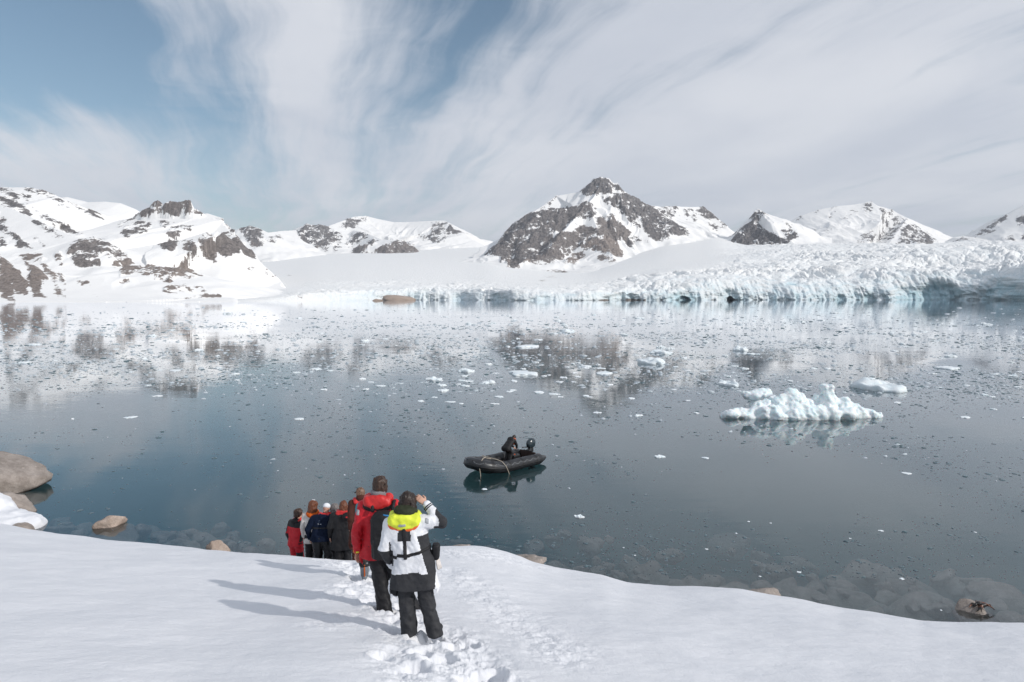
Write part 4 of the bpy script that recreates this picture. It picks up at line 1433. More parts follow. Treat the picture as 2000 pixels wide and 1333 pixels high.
def floe_mesh(name, seed, lump=0.5, flat=False):
    v, f = ICO4
    v = v.copy()
    r = 1 + 0.35 * fbm(v[:, 0] * 1.1 + seed, v[:, 1] * 1.1 - seed, oct=3)
    x, y = v[:, 0] * r, v[:, 1] * r
    n = fbm(x * 1.5 + seed * 3, y * 1.5, oct=3) + 0.9 * (ridged(x * 1.9 + seed, y * 1.9, oct=4) - 0.55)
    hgt = np.where(v[:, 2] > 0, (v[:, 2] ** 0.6) * (0.22 if flat else 0.32) * (1 + (0.4 if flat else 1.6) * lump * n) + 0.02, v[:, 2] * 0.35)
    vv = np.stack([x, y, hgt], -1)
    me = bpy.data.meshes.new(name)
    me.from_pydata(vv.tolist(), [], f.tolist())
    me.polygons.foreach_set('use_smooth', np.ones(len(me.polygons), bool))
    me.materials.append(M_FLOE)
    return me


FLOE_MESHES = [floe_mesh("ice_floe", i * 7.31 + 1, 0.3 + 0.09 * (i % 6), flat=(i % 3 == 0)) for i in range(14)]


def add_floe(x, y, half_w, half_d, hgt, mi, rz, label, group=None, cat="ice floe"):
    o = bpy.data.objects.new("ice_floe", FLOE_MESHES[mi])
    COL.objects.link(o)
    o.location = (x, y, 0.0)
    o.scale = (half_w, half_d, hgt)
    o.rotation_euler = (0, 0, rz)
    tag(o, label, cat, group)
    return o


# the ice one can tell apart: photo place, width in photo pixels, height factor
NAMED_FLOES = [
    (1712, 755, 104, 1.5, "long lumpy ice floe with a hump, behind the right end of the iceberg"),
    (1272, 706, 66, 1.6, "thick loaf-shaped ice floe below the peak's reflection"),
    (1020, 727, 78, 1.0, "long low ice floe with a notched top left of the peak's reflection"),
    (1030, 674, 54, 1.1, "flat pale ice floe inside the peak's dark reflection"),
    (910, 722, 44, 1.2, "bumpy ice floe on the left, outside the peak's dark reflection"),
    (1446, 681, 40, 1.9, "tall pointed ice floe right of the peak's reflection"),
    (1422, 748, 52, 1.5, "two-humped ice floe above the iceberg's left tip"),
    (1850, 716, 52, 1.2, "low ice floe with a crumbled rim near the right edge"),
    (1180, 726, 44, 1.2, "ice floe at the lower right of the peak's dark reflection"),
    (1107, 644, 40, 1.0, "far ice floe drifting nearest the foot of the peak"),
    (1130, 1006, 27, 1.2, "small crumbled ice piece alone in open water right of the group"),
    (1288, 889, 26, 1.3, "white ice lump right of the boat, nearest to it"),
    (1378, 891, 20, 1.1, "small ice lump between boat and iceberg, further right"),
    (956, 744, 32, 1.0, "smooth rounded ice floe below the notched one"),
    (1053, 763, 28, 0.8, "flat ice sliver below the peak's reflection on the left"),
    (865, 760, 30, 1.2, "crumbly ice floe left of the rounded floe"),
    (616, 718, 30, 1.2, "broad white floe at the edge of the left mountain's reflection"),
    (1885, 812, 30, 1.2, "ice lump in a pair right of the iceberg near the edge"),
    (1290, 686, 60, 0.9, "wide flat floe just above the loaf-shaped one"),
    (142, 815, 10, 1.6, "lone white ice lump in the open water on the left"),
]
_fr = random.Random(23)
taken = []
for i, (fx, fy, fw, hf, lab) in enumerate(NAMED_FLOES):
    X, Y, _ = px_on(fx, fy + 4)
    hw = 0.5 * fw * Y / F
    add_floe(X, Y, hw * 0.72, hw * (0.62 if Y < 60 else 1.0), hw * hf * 0.50, (i * 5 + 2) % 14, _fr.uniform(-0.4, 0.4), lab, "ice floes drifting in the fjord")
    taken.append((X, Y, hw))

SMALL = []


def free_at(X, Y, r):
    return all((X - a) ** 2 + (Y - b) ** 2 > (r + c) ** 2 for a, b, c in taken)


while len(SMALL) < 235:
    fx = _fr.uniform(-40, 2040)
    fy = 612 + 210 * _fr.random() ** 1.25
    dens = 0.35 + 0.65 * math.exp(-((fx - 1250) / 420.0) ** 2) + (0.35 if fx > 1700 else 0)
    if fx < 700 and fy > 745:
        dens = 0.04
    if fx < 1000 and fy > 790:
        dens *= 0.3
    if fy > 780:
        dens *= 0.55
    if _fr.random() > dens:
        continue
    if 1395 < fx < 1735 and 750 < fy < 850:
        continue
    X, Y, _ = px_on(fx, fy)
    fw = _fr.uniform(7, 15) * (1.6 if _fr.random() < 0.16 else 1.0) * (0.8 + (fy - 610) / 420)
    hw = 0.5 * fw * Y / F
    if not free_at(X, Y, hw):
        continue
    taken.append((X, Y, hw))
    SMALL.append((fx, fy, X, Y, hw))
for fx, fy, X, Y, hw in SMALL:
    where = ("far band of ice near the glacier front" if fy < 650 else "dense drift ice in the middle of the fjord" if fy < 745 else "thin scatter of ice towards the boat")
    add_floe(X, Y, hw, hw * _fr.uniform(0.8, 1.5), hw * _fr.uniform(0.35, 1.0), _fr.randrange(14), _fr.uniform(0, 6.28),
             "small white ice floe in the " + where, "small floes, " + where)
# a few specks close to the shore
for fx, fy, fw in [(1560, 1118, 9), (1762, 1131, 10), (1484, 1126, 5), (1838, 1192, 5), (1660, 1052, 5), (1720, 1037, 9), (946, 956, 12), (1438, 1042, 5), (1505, 1022, 5), (1462, 1019, 6), (1770, 925, 18), (1905, 1040, 6), (1380, 1073, 7), (1218, 1070, 4), (1240, 1085, 4)]:
    X, Y, _ = px_on(fx, fy)
    hw = 0.5 * fw * Y / F
    add_floe(X, Y, hw, hw * 0.9, hw * 0.5, _fr.randrange(14), _fr.uniform(0, 6), "tiny white ice crumb floating in the clear near-shore water", "ice crumbs near the shore", "ice crumb")


def build_brash(name, n, seed, mat, label, size, yr, clear):
    r = np.random.RandomState(seed)
    fy = yr[0] + (yr[1] - yr[0]) * r.rand(n * 6) ** (1.0 if not clear else 0.9)
    fx = r.uniform(-60, 2060, n * 6)
    X = np.zeros(n * 6)
    c = np.array([px_dir(1000, q)[2] for q in np.linspace(yr[0], yr[1], 400)])
    D = -H / np.interp(fy, np.linspace(yr[0], yr[1], 400), c)
    X = (fx - 1000) / F * D
    # streaks and open lanes
    field = fbm(X / 26, D / 26, oct=3) + 0.5 * fbm(X / 7, D / 9, oct=2)
    p = 0.5 + 0.8 * field
    p *= 0.25 + 0.75 * sstep(fy, 612, 640)
    p *= 1 - (0.60 if clear else 0.95) * sstep(fy, 725, 790)
    p *= 1 - (0.6 if clear else 0.75) * sstep(fy, 860, 960)
    left = 1 - sstep(fx, 350, 1000)
    p *= 1 - 0.93 * left * sstep(fy + 0.02 * fx, 752, 795)
    # the water round the boat and iceberg stays clear
    keep = r.rand(n * 6) < p
    keep &= ~((fx > 890) & (fx < 1070) & (fy > 880) & (fy < 950))
    X, D, fy = X[keep][:n], D[keep][:n], fy[keep][:n]
    n = len(X)
    m = 6
    sz = size * (0.28 + 0.5 * r.rand(n) + 1.7 * r.rand(n) ** 7) * (D / 90.0) ** 0.85
    ang0 = r.uniform(0, 6.28, n)
    th = ang0[:, None] + np.arange(m)[None, :] * (2 * np.pi / m) + r.uniform(-0.35, 0.35, (n, m))
    rad = sz[:, None] * r.uniform(0.55, 1.25, (n, m))
    el = r.uniform(0.45, 1.0, n)
    ro = r.uniform(0, 3.14, n)
    lx, ly = np.cos(th) * rad, np.sin(th) * rad * el[:, None]
    cx, cy = lx * np.cos(ro)[:, None] - ly * np.sin(ro)[:, None], lx * np.sin(ro)[:, None] + ly * np.cos(ro)[:, None]
    hgt = sz * r.uniform(0.08, 0.30, n) * (0.7 if clear else 1.2)
    ring0 = np.stack([X[:, None] + cx, D[:, None] + cy, np.full((n, m), -0.02)], -1)
    q = r.uniform(0.5, 0.8, (n, m))
    ring1 = np.stack([X[:, None] + cx * q, D[:, None] + cy * q, hgt[:, None] * r.uniform(0.6, 1.2, (n, m))], -1)
    V = np.concatenate([ring0, ring1], 1).reshape(-1, 3)
    base = (np.arange(n) * 2 * m)[:, None]
    i = np.arange(m)
    j = (i + 1) % m
    tri = []
    for k in range(m):
        tri.append(np.stack([i[k], j[k], m + j[k], m + i[k]]))
    quads = (base[:, :, None] + np.array(tri)[None]).reshape(-1, 4)
    caps = np.array([[m, m + 1, m + 2, m + 3], [m, m + 3, m + 4, m + 5]])
    quads = np.concatenate([quads, (base[:, :, None] + caps[None]).reshape(-1, 4)])
    o = link_mesh(name, V, quads, mat, smooth=False)
    tag(o, label, kind='stuff')


build_brash("brash_ice", 11000, 3, M_BRASH_W, "countless pale bits of brash ice strewn over the fjord", 0.215, (600, 960), False)
build_brash("clear_brash_ice", 18000, 8, M_BRASH_C, "countless dark clear bits of brash ice strewn over the fjord", 0.20, (606, 1130), True)


# ------------------------------------------------------------------ stones
def boulder_verts(seed, base, cuts=5, amp=0.22):
    v, f = base
    rs = np.random.RandomState(seed)
    d = 1 + amp * fbm(v[:, 0] * 0.9 + seed, v[:, 1] * 0.9, v[:, 2] * 0.9, oct=4)
    v = v * d[:, None]
    for _ in range(cuts):
        n = rs.normal(size=3)
        n /= np.linalg.norm(n)
        h_ = rs.uniform(0.55, 0.9)
        over = np.maximum(v @ n - h_, 0)
        v = v - over[:, None] * n * 0.85
    v = v * (1 + 0.05 * fbm(v[:, 0] * 3, v[:, 1] * 3 + seed, v[:, 2] * 3, oct=4) - 0.06 * (ridged(v[:, 0] * 1.6, v[:, 1] * 1.6 + seed, v[:, 2] * 1.6, oct=3) - .6))[:, None]
    return v, f


BOULDERS = []
for i in range(9):
    v, f = boulder_verts(40 + i, ICO4, 9, 0.3)
    me = bpy.data.meshes.new("boulder")
    me.from_pydata(v.tolist(), [], f.tolist())
    me.polygons.foreach_set('use_smooth', np.ones(len(me.polygons), bool))
    BOULDERS.append(me)
_bm = {}


def boulder(name, loc, size, rot, mi, mat, label, group=None, cat="boulder"):
    key = (mi, mat.name)
    if key not in _bm:
        me = BOULDERS[mi].copy()
        me.materials.clear()
        me.materials.append(mat)
        _bm[key] = me
    o = bpy.data.objects.new(name, _bm[key])
    COL.objects.link(o)
    o.location = loc
    o.scale = size
    o.rotation_euler = rot
    tag(o, label, cat, group)
    return o


def at_px(x, y, z):
    return px_on(x, y, z)


# the rocky point on the left
X, Y, Z = at_px(30, 960, 0.3)
boulder("boulder", (X - 1.85, Y + 1.2, 0.42), (2.4, 1.7, 1.20), (0.05, 0.16, 0.2), 0, M_STONE, "large smooth brown boulder overhanging the water at the left edge")
X, Y, Z = at_px(45, 985, 0.2)
boulder("boulder", (X - 0.25, Y - 0.6, 0.15), (0.95, 0.9, 0.75), (0.3, 0.0, 0.5), 2, M_STONE, "squat brown boulder below the large one, beside the snow ledge")
X, Y, Z = at_px(-60, 950, 0.3)
boulder("boulder", (X - 1.2, Y, 0.2), (2.2, 1.6, 1.1), (0, 0, 1.0), 4, M_STONE, "brown boulder cut off by the left edge of the picture")
X, Y, Z = at_px(40, 1035, 0.2)
boulder("boulder", (X, Y, 0.0), (0.55, 0.5, 0.35), (0, 0.2, 0.0), 5, M_STONE, "small brown stone poking from under the snow ledge")
# stones standing out of the water
X, Y, Z = at_px(213, 1016, 0.2)
boulder("boulder", (X, Y, -0.02), (0.42, 0.62, 0.42), (0.2, 0.1, -0.5), 1, M_STONE_PINK, "pale pinkish boulder just breaking the surface off the snow slope, on the left")
boulder("boulder", (X + 0.1, Y - 0.1, -0.75), (1.1, 1.35, 0.85), (0.1, 0.1, 0.5), 3, M_STONE_UNDER, "broad sunken boulder around the foot of the pale pinkish one")
X, Y, Z = at_px(426, 1070, 0.25)
boulder("boulder", (X, Y, 0.15), (0.40, 0.36, 0.42), (0.5, 0.6, 0.3), 6, M_STONE_PINK, "pointed pale stone peeking over the snow edge, left of the people")
# stones at the edge of the snow
for (x, y, z, sz, mi, lab) in [
        (1016, 1091, 2.2, (0.62, 0.5, 0.20), 7, "flat brown rock bared at the snow edge right of the people"),
        (886, 1068, 2.3, (0.42, 0.4, 0.20), 8, "thin brown rock sliver behind the snow edge, next to the white jacket"),
        (1490, 1155, 1.2, (0.70, 0.5, 0.30), 1, "rounded grey rock half hidden behind the snow edge at right")]:
    a, _, c = px_dir(x, y)
    D = (z - H) / c
    boulder("boulder", (a * D, D, z - sz[2] * 0.8), sz, (0.1, 0.2, 0.4 * mi), mi, M_STONE, lab)
X, Y, Z = at_px(1905, 1182, 0.1)
boulder("boulder", (X + 0.1, Y, -0.38), (0.85, 0.75, 0.55), (0.1, 0.3, 0.3), 2, M_STONE, "boulder just awash near the right edge, topped with dark seaweed")


def seaweed():
    s = Solid((-0.55, -0.4, -0.2), (0.55, 0.4, 0.3), 0.022)
    rr = random.Random(4)
    for i in range(34):
        a = rr.uniform(0, 6.28)
        r0 = rr.uniform(0, 0.22)
        p = (r0 * math.cos(a) * 1.3, r0 * math.sin(a) * 0.8, 0.10 - 0.2 * r0)
        q = (p[0] + rr.uniform(-.18, .2), p[1] + rr.uniform(-.12, .08), p[2] - rr.uniform(0.03, 0.12))
        s.cap(p, q, rr.uniform(0.02, 0.04), 0.015, 0.015)
    m, t, out = new_mat("bladder_wrack")
    geo = t.node('ShaderNodeNewGeometry')
    n = t.noise(geo.outputs['Position'], 6.0, 4.0, 0.6)
    principled(t, out, Base_Color=t.mix(t.smooth(n, 0.45, 0.6), (0.012, 0.010, 0.009), (0.16, 0.055, 0.025)), Roughness=0.35)
    o = solid_obj("seaweed", s, m)
    o.location = (X + 0.0, Y - 0.12, 0.13)
    o.scale = (1.05, 1.0, 1.0)
    tag(o, "dark rusty seaweed clinging to the awash boulder near the right edge", "seaweed")


seaweed()

# sunken stones, seen through the water
SUNK = [(1430, 1045, 0.95, 2.0), (1275, 1112, 1.0, .9), (1135, 1103, .42, .6), (1170, 1104, .36, .6), (1210, 1113, .34, .6), (1700, 1108, 1.15, 1.0), (1790, 1135, .7, .9), (1650, 1160, 1.2, .7), (1780, 1175, 1.1, .55), (1590, 1165, .8, .6),
        (1500, 1110, .8, 1.3), (1490, 1075, .7, 1.7), (1560, 1085, .7, 1.6), (1870, 1120, 1.0, .9), (1960, 1160, 1.2, .7), (1700, 1190, .7, .45), (1630, 1128, .6, 1.0), (1990, 1205, .9, .4), (1040, 1060, .6, 1.2), (1080, 1042, .5, 1.5),
        (165, 1022, .5, .8), (120, 1010, .55, 1.2), (285, 1027, .55, 1.2), (150, 1040, .5, .6), (400, 1040, .6, .9), (430, 1022, .5, 1.4), (520, 1050, .5, .9), (330, 1050, .7, .6), (240, 1055, .6, .5), (95, 1030, .5, .7), (470, 1060, .5, .7), (370, 1058, .45, .6), (1385, 1130, .7, .8), (1330, 1135, .6, .6), (1440, 1140, .7, .6), (1540, 1140, .6, .8), (900, 1050, .5, 1.0), (960, 1065, .5, 1.0), (1230, 1090, .5, 1.4), (1740, 1150, .6, .7)]
_sr = random.Random(77)
for i in range(46):
    x = _sr.uniform(1080, 1990)
    y = 1105 + (x - 1080) * 0.105 - 75 * _sr.random() ** 1.4
    SUNK.append((x, y, _sr.uniform(.22, .6), .35 + (1180 - y) / 160))
for i in range(22):
    x = _sr.uniform(90, 560)
    SUNK.append((x, 1020 + x * .1 - 25 * _sr.random() ** 1.5, _sr.uniform(.2, .5), _sr.uniform(.4, .9)))
for i, (x, y, r, dep) in enumerate(SUNK):
    dep *= 0.62
    X, Y, _ = px_on(x, y, -dep)
    side = "left of the people" if x < 700 else "at lower right"
    boulder("boulder", (X, Y, -max(dep, .22) - r * 0.62), (r * 1.0, r * 0.8, r * 0.66), (0.1 * (i % 3), 0.12 * (i % 5 - 2), i * 1.3), i % 9, M_STONE_UNDER,
            "pale silt-covered boulder lying under water off the snow slope, " + side, "sunken boulders " + side)

# bare rocks at the far shore, below the ice front
for (x, y, wpx, hpx, mt, mi, lab) in [
        (782, 587, 66, 13, M_STONE_PINK, 0, "long brown rock islet below the left part of the ice front"),
        (738, 588, 26, 6, M_STONE_PINK, 3, "low brown rock at the left end of the long islet"),
        (994, 586, 46, 5, M_STONE_PINK, 4, "thin flat brown islet below the grey part of the ice front"),
        (1184, 586, 26, 7, M_STONE_DARK, 5, "black rock at the foot of the ice front below the peak"),
        (1233, 586, 36, 11, M_STONE_PINK, 1, "brown rock mound right of the black rock under the ice"),
        (1280, 586, 44, 7, M_STONE_PINK, 2, "low brown rocks between the mound and the first ice cave"),
        (1392, 586, 50, 6, M_STONE_PINK, 6, "low brown rock strip between the two ice caves")]:
    X, Y, _ = px_on(x, y)
    Y = Y - 12
    X = (x - 1000) / F * Y
    s_ = Y / F
    boulder("shore_rock", (X, Y, -0.15 * hpx * s_), (wpx * 0.5 * s_, wpx * 0.3 * s_, hpx * s_ * 1.15), (0, 0, 0.2 * mi), mi, mt, lab, "rocks along the far shore", "rock")


def snow_ledge():
    X, Y, _ = px_on(20, 1012, 0.3)
    s = Solid((-3.4, -2.2, -0.4), (1.9, 1.9, 1.5), 0.06)
    s.ell((-1.2, 0, 0), (2.4, 1.3, .62), k=.2).ell((0.2, -.4, -.02), (.95, .7, .38), k=.2).ell((-1.8, .9, .3), (1.2, .9, .75), k=.25).ell((-2.6, 0.2, .3), (1.5, 1.4, .9), k=.3)
    s.rough(lambda a, b, c: 0.12 * fbm(a / .8, b / .8, c / .8, oct=4) + 0.04 * np.abs(perlin(a / .17, b / .17, c / .17)), 0.2)
    o = solid_obj("snow_bank", s, M_SNOW, relax=1)
    o.location = (X + 0.1, Y, 0)
    tag(o, "lumpy snow bank on the boulders at the left edge", "snow bank")
    s = Solid((-1.6, -1.0, -0.3), (1.2, 1.0, 0.9), 0.05)
    s.ell((-0.5, 0, 0.1), (1.0, .7, .45), k=.15).ell((0.1, 0, 0), (.55, .45, .3), k=.15)
    s.rough(lambda a, b, c: 0.10 * fbm(a / .5, b / .5, c / .5, oct=4), 0.15)
    o = solid_obj("snow_patch", s, M_SNOW, relax=1)
    X, Y, _ = px_on(-10, 930, 1.05)
    o.location = (X - .1, Y - 1.2, 0.95)
    tag(o, "rounded snow patch lying on top of the large left boulder", "snow patch")


snow_ledge()


# ------------------------------------------------------------------ plain materials for made things
def mat_plain(name, col, rough=0.6, spec=0.4, scale=30.0, var=0.18, bump=0.0, metal=0.0, bscale=None):
    m, t, out = new_mat(name)
    tc = t.node('ShaderNodeTexCoord')
    n = t.noise(tc.outputs['Object'], scale, 5.0, 0.6)
    c = t.mix(t.smooth(n, 0.3, 0.7), tuple(q * (1 - var) for q in col), tuple(min(1, q * (1 + var)) for q in col))
    kw = {}
    if bump:
        kw['Normal'] = t.bump(t.noise(tc.outputs['Object'], bscale or scale * 1.5, 5.0, 0.6), 0.5, bump)
    p = principled(t, out, Base_Color=c, Roughness=rough, Metallic=metal, **kw)
    p.inputs['Specular IOR Level'].default_value = spec
    return m


FAB = {}


def fabric(name, col, rough=0.8, spec=0.2):
    if name not in FAB:
        FAB[name] = mat_plain(name, col, rough, spec, 9.0, 0.12, 0.012, bscale=26.0)
    return FAB[name]


M_SKIN = mat_plain("skin", (0.56, 0.33, 0.24), 0.55, 0.35, 14.0, 0.10)
M_RUBBER = mat_plain("black_inflatable_fabric", (0.022, 0.023, 0.026), 0.36, 0.5, 3.0, 0.3, 0.006)
M_RUBBER2 = mat_plain("black_rubber_trim", (0.012, 0.012, 0.013), 0.5, 0.4)
M_ROPE_B = mat_plain("grey_rope", (0.16, 0.17, 0.18), 0.8, 0.2)
M_ROPE_W = mat_plain("pale_rope", (0.50, 0.44, 0.36), 0.85, 0.2)
M_DECK = mat_plain("brown_deck_boards", (0.055, 0.036, 0.030), 0.6, 0.3, 6.0, 0.3)
M_COWL = mat_plain("dark_grey_engine_cowl", (0.030, 0.045, 0.055), 0.22, 0.6, 2.0, 0.08)
M_ENG = mat_plain("black_engine_casing", (0.015, 0.016, 0.018), 0.4, 0.5)
M_STEEL = mat_plain("dull_steel", (0.5, 0.5, 0.5), 0.35, 0.5, metal=0.9)
M_ORANGE = mat_plain("orange_vinyl", (0.75, 0.12, 0.02), 0.55, 0.3)


def tube_mesh(path, rad, seg=12, close_ends=True):
    P = np.array(path, float)
    n = len(P)
    R = np.array(rad if hasattr(rad, '__len__') else [rad] * n, float)
    T = np.gradient(P, axis=0)
    T /= np.linalg.norm(T, axis=1)[:, None] + 1e-12
    up = np.array([0, 0, 1.0]) if abs(T[0][2]) < 0.9 else np.array([1.0, 0, 0])
    V = []
    nrm = np.cross(T[0], np.cross(up, T[0]))
    for i in range(n):
        nrm = nrm - T[i] * nrm.dot(T[i])
        nrm /= np.linalg.norm(nrm) + 1e-12
        b = np.cross(T[i], nrm)
        for k in range(seg):
            a = 2 * math.pi * k / seg
            V.append(P[i] + R[i] * (math.cos(a) * nrm + math.sin(a) * b))
    faces = []
    for i in range(n - 1):
        for k in range(seg):
            k2 = (k + 1) % seg
            faces.append((i * seg + k, i * seg + k2, (i + 1) * seg + k2, (i + 1) * seg + k))
    if close_ends:
        faces.append(tuple(range(seg - 1, -1, -1)))
        faces.append(tuple((n - 1) * seg + k for k in range(seg)))
    return V, faces


def join_tubes(lst):
    V, Fc = [], []
    for v, f in lst:
        o = len(V)
        V += list(v)
        Fc += [tuple(i + o for i in q) for q in f]
    return V, Fc


def box_geo(c, hs, R=None):
    R = np.eye(3) if R is None else np.array(R)
    V = [np.array(c) + R @ (np.array(hs) * np.array(s)) for s in [(-1, -1, -1), (1, -1, -1), (1, 1, -1), (-1, 1, -1), (-1, -1, 1), (1, -1, 1), (1, 1, 1), (-1, 1, 1)]]
    return V, [(0, 3, 2, 1), (4, 5, 6, 7), (0, 1, 5, 4), (1, 2, 6, 5), (2, 3, 7, 6), (3, 0, 4, 7)]


def bevel(o, w=0.01, seg=2):
    m = o.modifiers.new("bevel", 'BEVEL')
    m.width = w
    m.segments = seg
    return o


# ------------------------------------------------------------------ inflatable boat
b0 = px_on(900, 941)
b1 = px_on(1054, 902)
BHEAD = math.atan2(b0[1] - b1[1], b0[0] - b1[0])
BC = ((b0[0] + b1[0]) / 2 - 0.05, (b0[1] + b1[1]) / 2 + 0.62)
boat = empty("inflatable_boat", (BC[0], BC[1], 0.0), BHEAD)
boat.scale = (.95, .95, .95)
tag(boat, "black inflatable boat with an outboard motor waiting off the shore", "boat")
BEAM, TR = 0.80, 0.30


def boat_path(n=70):
    pts = []
    for i in range(n + 1):
        s = i / n
        if s < 0.34:
            x, y = -2.05 + (0.75 + 2.05) * s / 0.34, BEAM
        elif s > 0.66:
            x, y = 0.75 - (0.75 + 2.05) * (s - 0.66) / 0.34, -BEAM
        else:
            a = (s - 0.34) / 0.32 * math.pi
            ca, sa = math.cos(a), math.sin(a)
            y = BEAM * math.copysign(abs(ca) ** 0.8, ca)
            x = 0.75 + 1.30 * sa ** 0.85
        z = 0.29 + 0.32 * max(0.0, (x - 0.3) / 1.75) ** 1.8
        pts.append((x, y, z))
    return pts


BP = boat_path()
full = [(-2.62, BEAM, 0.30), (-2.45, BEAM, 0.285), (-2.2, BEAM, 0.275)] + BP + [(-2.2, -BEAM, 0.275), (-2.45, -BEAM, 0.285), (-2.62, -BEAM, 0.30)]
rads = [0.07, 0.15, 0.235] + [TR] * len(BP) + [0.235, 0.15, 0.07]
v, f = tube_mesh(full, rads, 24)
tube = link_mesh("buoyancy_tube", v, f, M_RUBBER, boat)
# rubbing strake along the outside, seam bands across
cen = np.array([-0.4, 0, 0.3])


def offset_path(pts, out, dz):
    res = []
    for i, p in enumerate(pts):
        a = pts[max(i - 1, 0)]
        b = pts[min(i + 1, len(pts) - 1)]
        tx, ty = b[0] - a[0], b[1] - a[1]
        L = math.hypot(tx, ty) + 1e-9
        res.append((p[0] + ty / L * -out, p[1] - tx / L * -out, p[2] + dz))
    return res


v, f = tube_mesh(offset_path(BP, TR * 0.98, -0.03), 0.035, 8)
link_mesh("rubbing_strake", v, f, M_RUBBER2, tube)
seams = []
for i in (3, 12, 20, 27, 43, 50, 58, 67):
    seams.append(tube_mesh([BP[i], BP[i + 1]], TR + 0.006, 24, False))
for v, f in seams:
    link_mesh("seam_band", v, f, M_RUBBER2, tube)
# life line in scallops
for sgn in (1, -1):
    seg = BP[2:35] if sgn > 0 else BP[36:69]
    op = offset_path(seg, TR * 0.66, TR * 0.72)
    op2 = offset_path(seg, TR * 0.93, TR * 0.25)
    line = []
    for i in range(len(op) - 1):
        for q in range(4):
            t_ = i + q / 4
            w = abs(math.sin(t_ / 4.0 * math.pi)) ** 0.7 * 0.85
            j = min(int(t_), len(op) - 2)
            g = t_ - j
            A = np.array(op[j]) * (1 - g) + np.array(op[j + 1]) * g
            B = np.array(op2[j]) * (1 - g) + np.array(op2[j + 1]) * g
            line.append(tuple(A * (1 - w) + B * w + np.array([0, 0, 0.012])))
    v, f = tube_mesh(line, 0.021, 6)
    link_mesh("life_line", v, f, M_ROPE_B, boat)
    for j in range(0, len(op), 4):
        v, f = box_geo(op[j], (0.05, 0.03, 0.014), Matrix.Rotation(0.6 * sgn, 3, 'X'))
        link_mesh("rope_holder", v, f, M_RUBBER2, boat, smooth=False)
# hull bottom, floor boards, transom
hv, hf = [], []
for i, x in enumerate(np.linspace(-2.0, 1.75, 14)):
    q = max(0, (x - 0.5) / 1.4)
    wd = BEAM * (1 - 0.85 * q ** 2.4)
    zb = -0.16 + 0.42 * q ** 2
    hv += [(x, -wd, 0.16 + 0.2 * q), (x, 0, zb), (x, wd, 0.16 + 0.2 * q)]
for i in range(13):
    hf += [(i * 3, i * 3 + 3, i * 3 + 4, i * 3 + 1), (i * 3 + 1, i * 3 + 4, i * 3 + 5, i * 3 + 2)]
hull = link_mesh("hull_bottom", hv, hf, M_RUBBER, boat)
hull.modifiers.new("thickness", 'SOLIDIFY').thickness = 0.02
for i in range(5):
    x = -1.7 + i * 0.62
    v, f = box_geo((x, 0, 0.165), (0.30, 0.62 - (0.12 if i == 4 else 0), 0.02))
    bevel(link_mesh("floor_board", v, f, M_DECK, boat, smooth=False), 0.008)
v, f = box_geo((-2.02, 0, 0.30), (0.03, 0.60, 0.30))
tr_ = bevel(link_mesh("transom", v, f, M_DECK, boat, smooth=False), 0.02)
v, f = box_geo((-2.02, 0, 0.615), (0.045, 0.32, 0.012))
link_mesh("transom_plate", v, f, M_RUBBER2, tr_, smooth=False)
# bow handles and valve
for yy in (0.30, -0.30):
    v, f = tube_mesh([(1.82, yy - .1, 0.80), (1.86, yy - .06, .85), (1.87, yy + .06, .85), (1.83, yy + .1, .80)], 0.02, 8)
    link_mesh("carry_handle", v, f, M_RUBBER2, boat)
for (x, y) in ((-0.2, 1), (-0.2, -1), (0.9, 1)):
    v, f = tube_mesh([(x, y * (BEAM - TR * .97), 0.31), (x, y * (BEAM - TR * 1.06), 0.315)], 0.035, 12)
    link_mesh("valve", v, f, M_STEEL, boat)
# ropes hanging over the bow
near = 1 if math.cos(BHEAD + math.pi / 2) * 0 + math.sin(BHEAD + math.pi / 2) < 0 else -1
v, f = tube_mesh([(1.55, near * .42, .93), (1.86, near * .54, .92), (2.10, near * .58, .70), (2.14, near * .60, .45), (2.10, near * .62, .15), (2.08, near * .62, -.25)], 0.017, 6)
link_mesh("bow_rope", v, f, M_ROPE_W, boat)
v, f = tube_mesh([(1.5, near * .1, .95), (1.05, near * .72, .76), (0.92, near * .98, .68), (0.80, near * 1.15, .45), (0.66, near * 1.18, .15), (0.50, near * 1.24, -.30)], 0.017, 6)
link_mesh("bow_rope", v, f, M_ROPE_W, boat)
v, f = tube_mesh([(1.3, near * -.2, .80), (1.5, near * .1, .90), (1.55, near * .42, .88), (1.3, near * .55, .82)], 0.017, 6)
link_mesh("bow_rope", v, f, M_ROPE_W, boat)
# outboard motor
eng = Solid((-2.75, -0.32, 0.35), (-1.85, 0.32, 1.40), 0.024)
eng.ell((-2.28, 0, 1.03), (.33, .19, .25), rot=Matrix.Rotation(0.22, 3, 'Y'), k=.04).box((-2.27, 0, .90), (.24, .15, .12), rnd=.07, k=.06)
cowl = solid_obj("engine_cowl", eng, M_COWL, boat)
v, f = tube_mesh([(-2.50, 0, .86), (-2.30, .155, .90), (-2.06, .12, .93), (-1.99, 0, .94), (-2.06, -.12, .93), (-2.30, -.155, .90), (-2.50, 0, .86)], 0.02, 6)
link_mesh("cowl_band", v, f, M_STEEL, cowl)
leg_ = Solid((-2.6, -0.25, -0.75), (-1.9, 0.25, 1.0), 0.03)
leg_.box((-2.26, 0, .68), (.16, .10, .18), rnd=.05, k=.03).cap((-2.26, 0, .6), (-2.30, 0, -.35), .085, .06, .03, flat=((0, 1, 0), 1.6)).box((-2.34, 0, -.12), (.20, .11, .015), rnd=.01, k=.03).cap((-2.16, 0, -.42), (-2.46, 0, -.42), .06, .05, .03).box((-2.08, 0, .55), (.08, .14, .12), rnd=.03, k=.02)
link_mesh("engine_leg", *leg_.mesh(), M_ENG, boat)
pv, pf = [], []
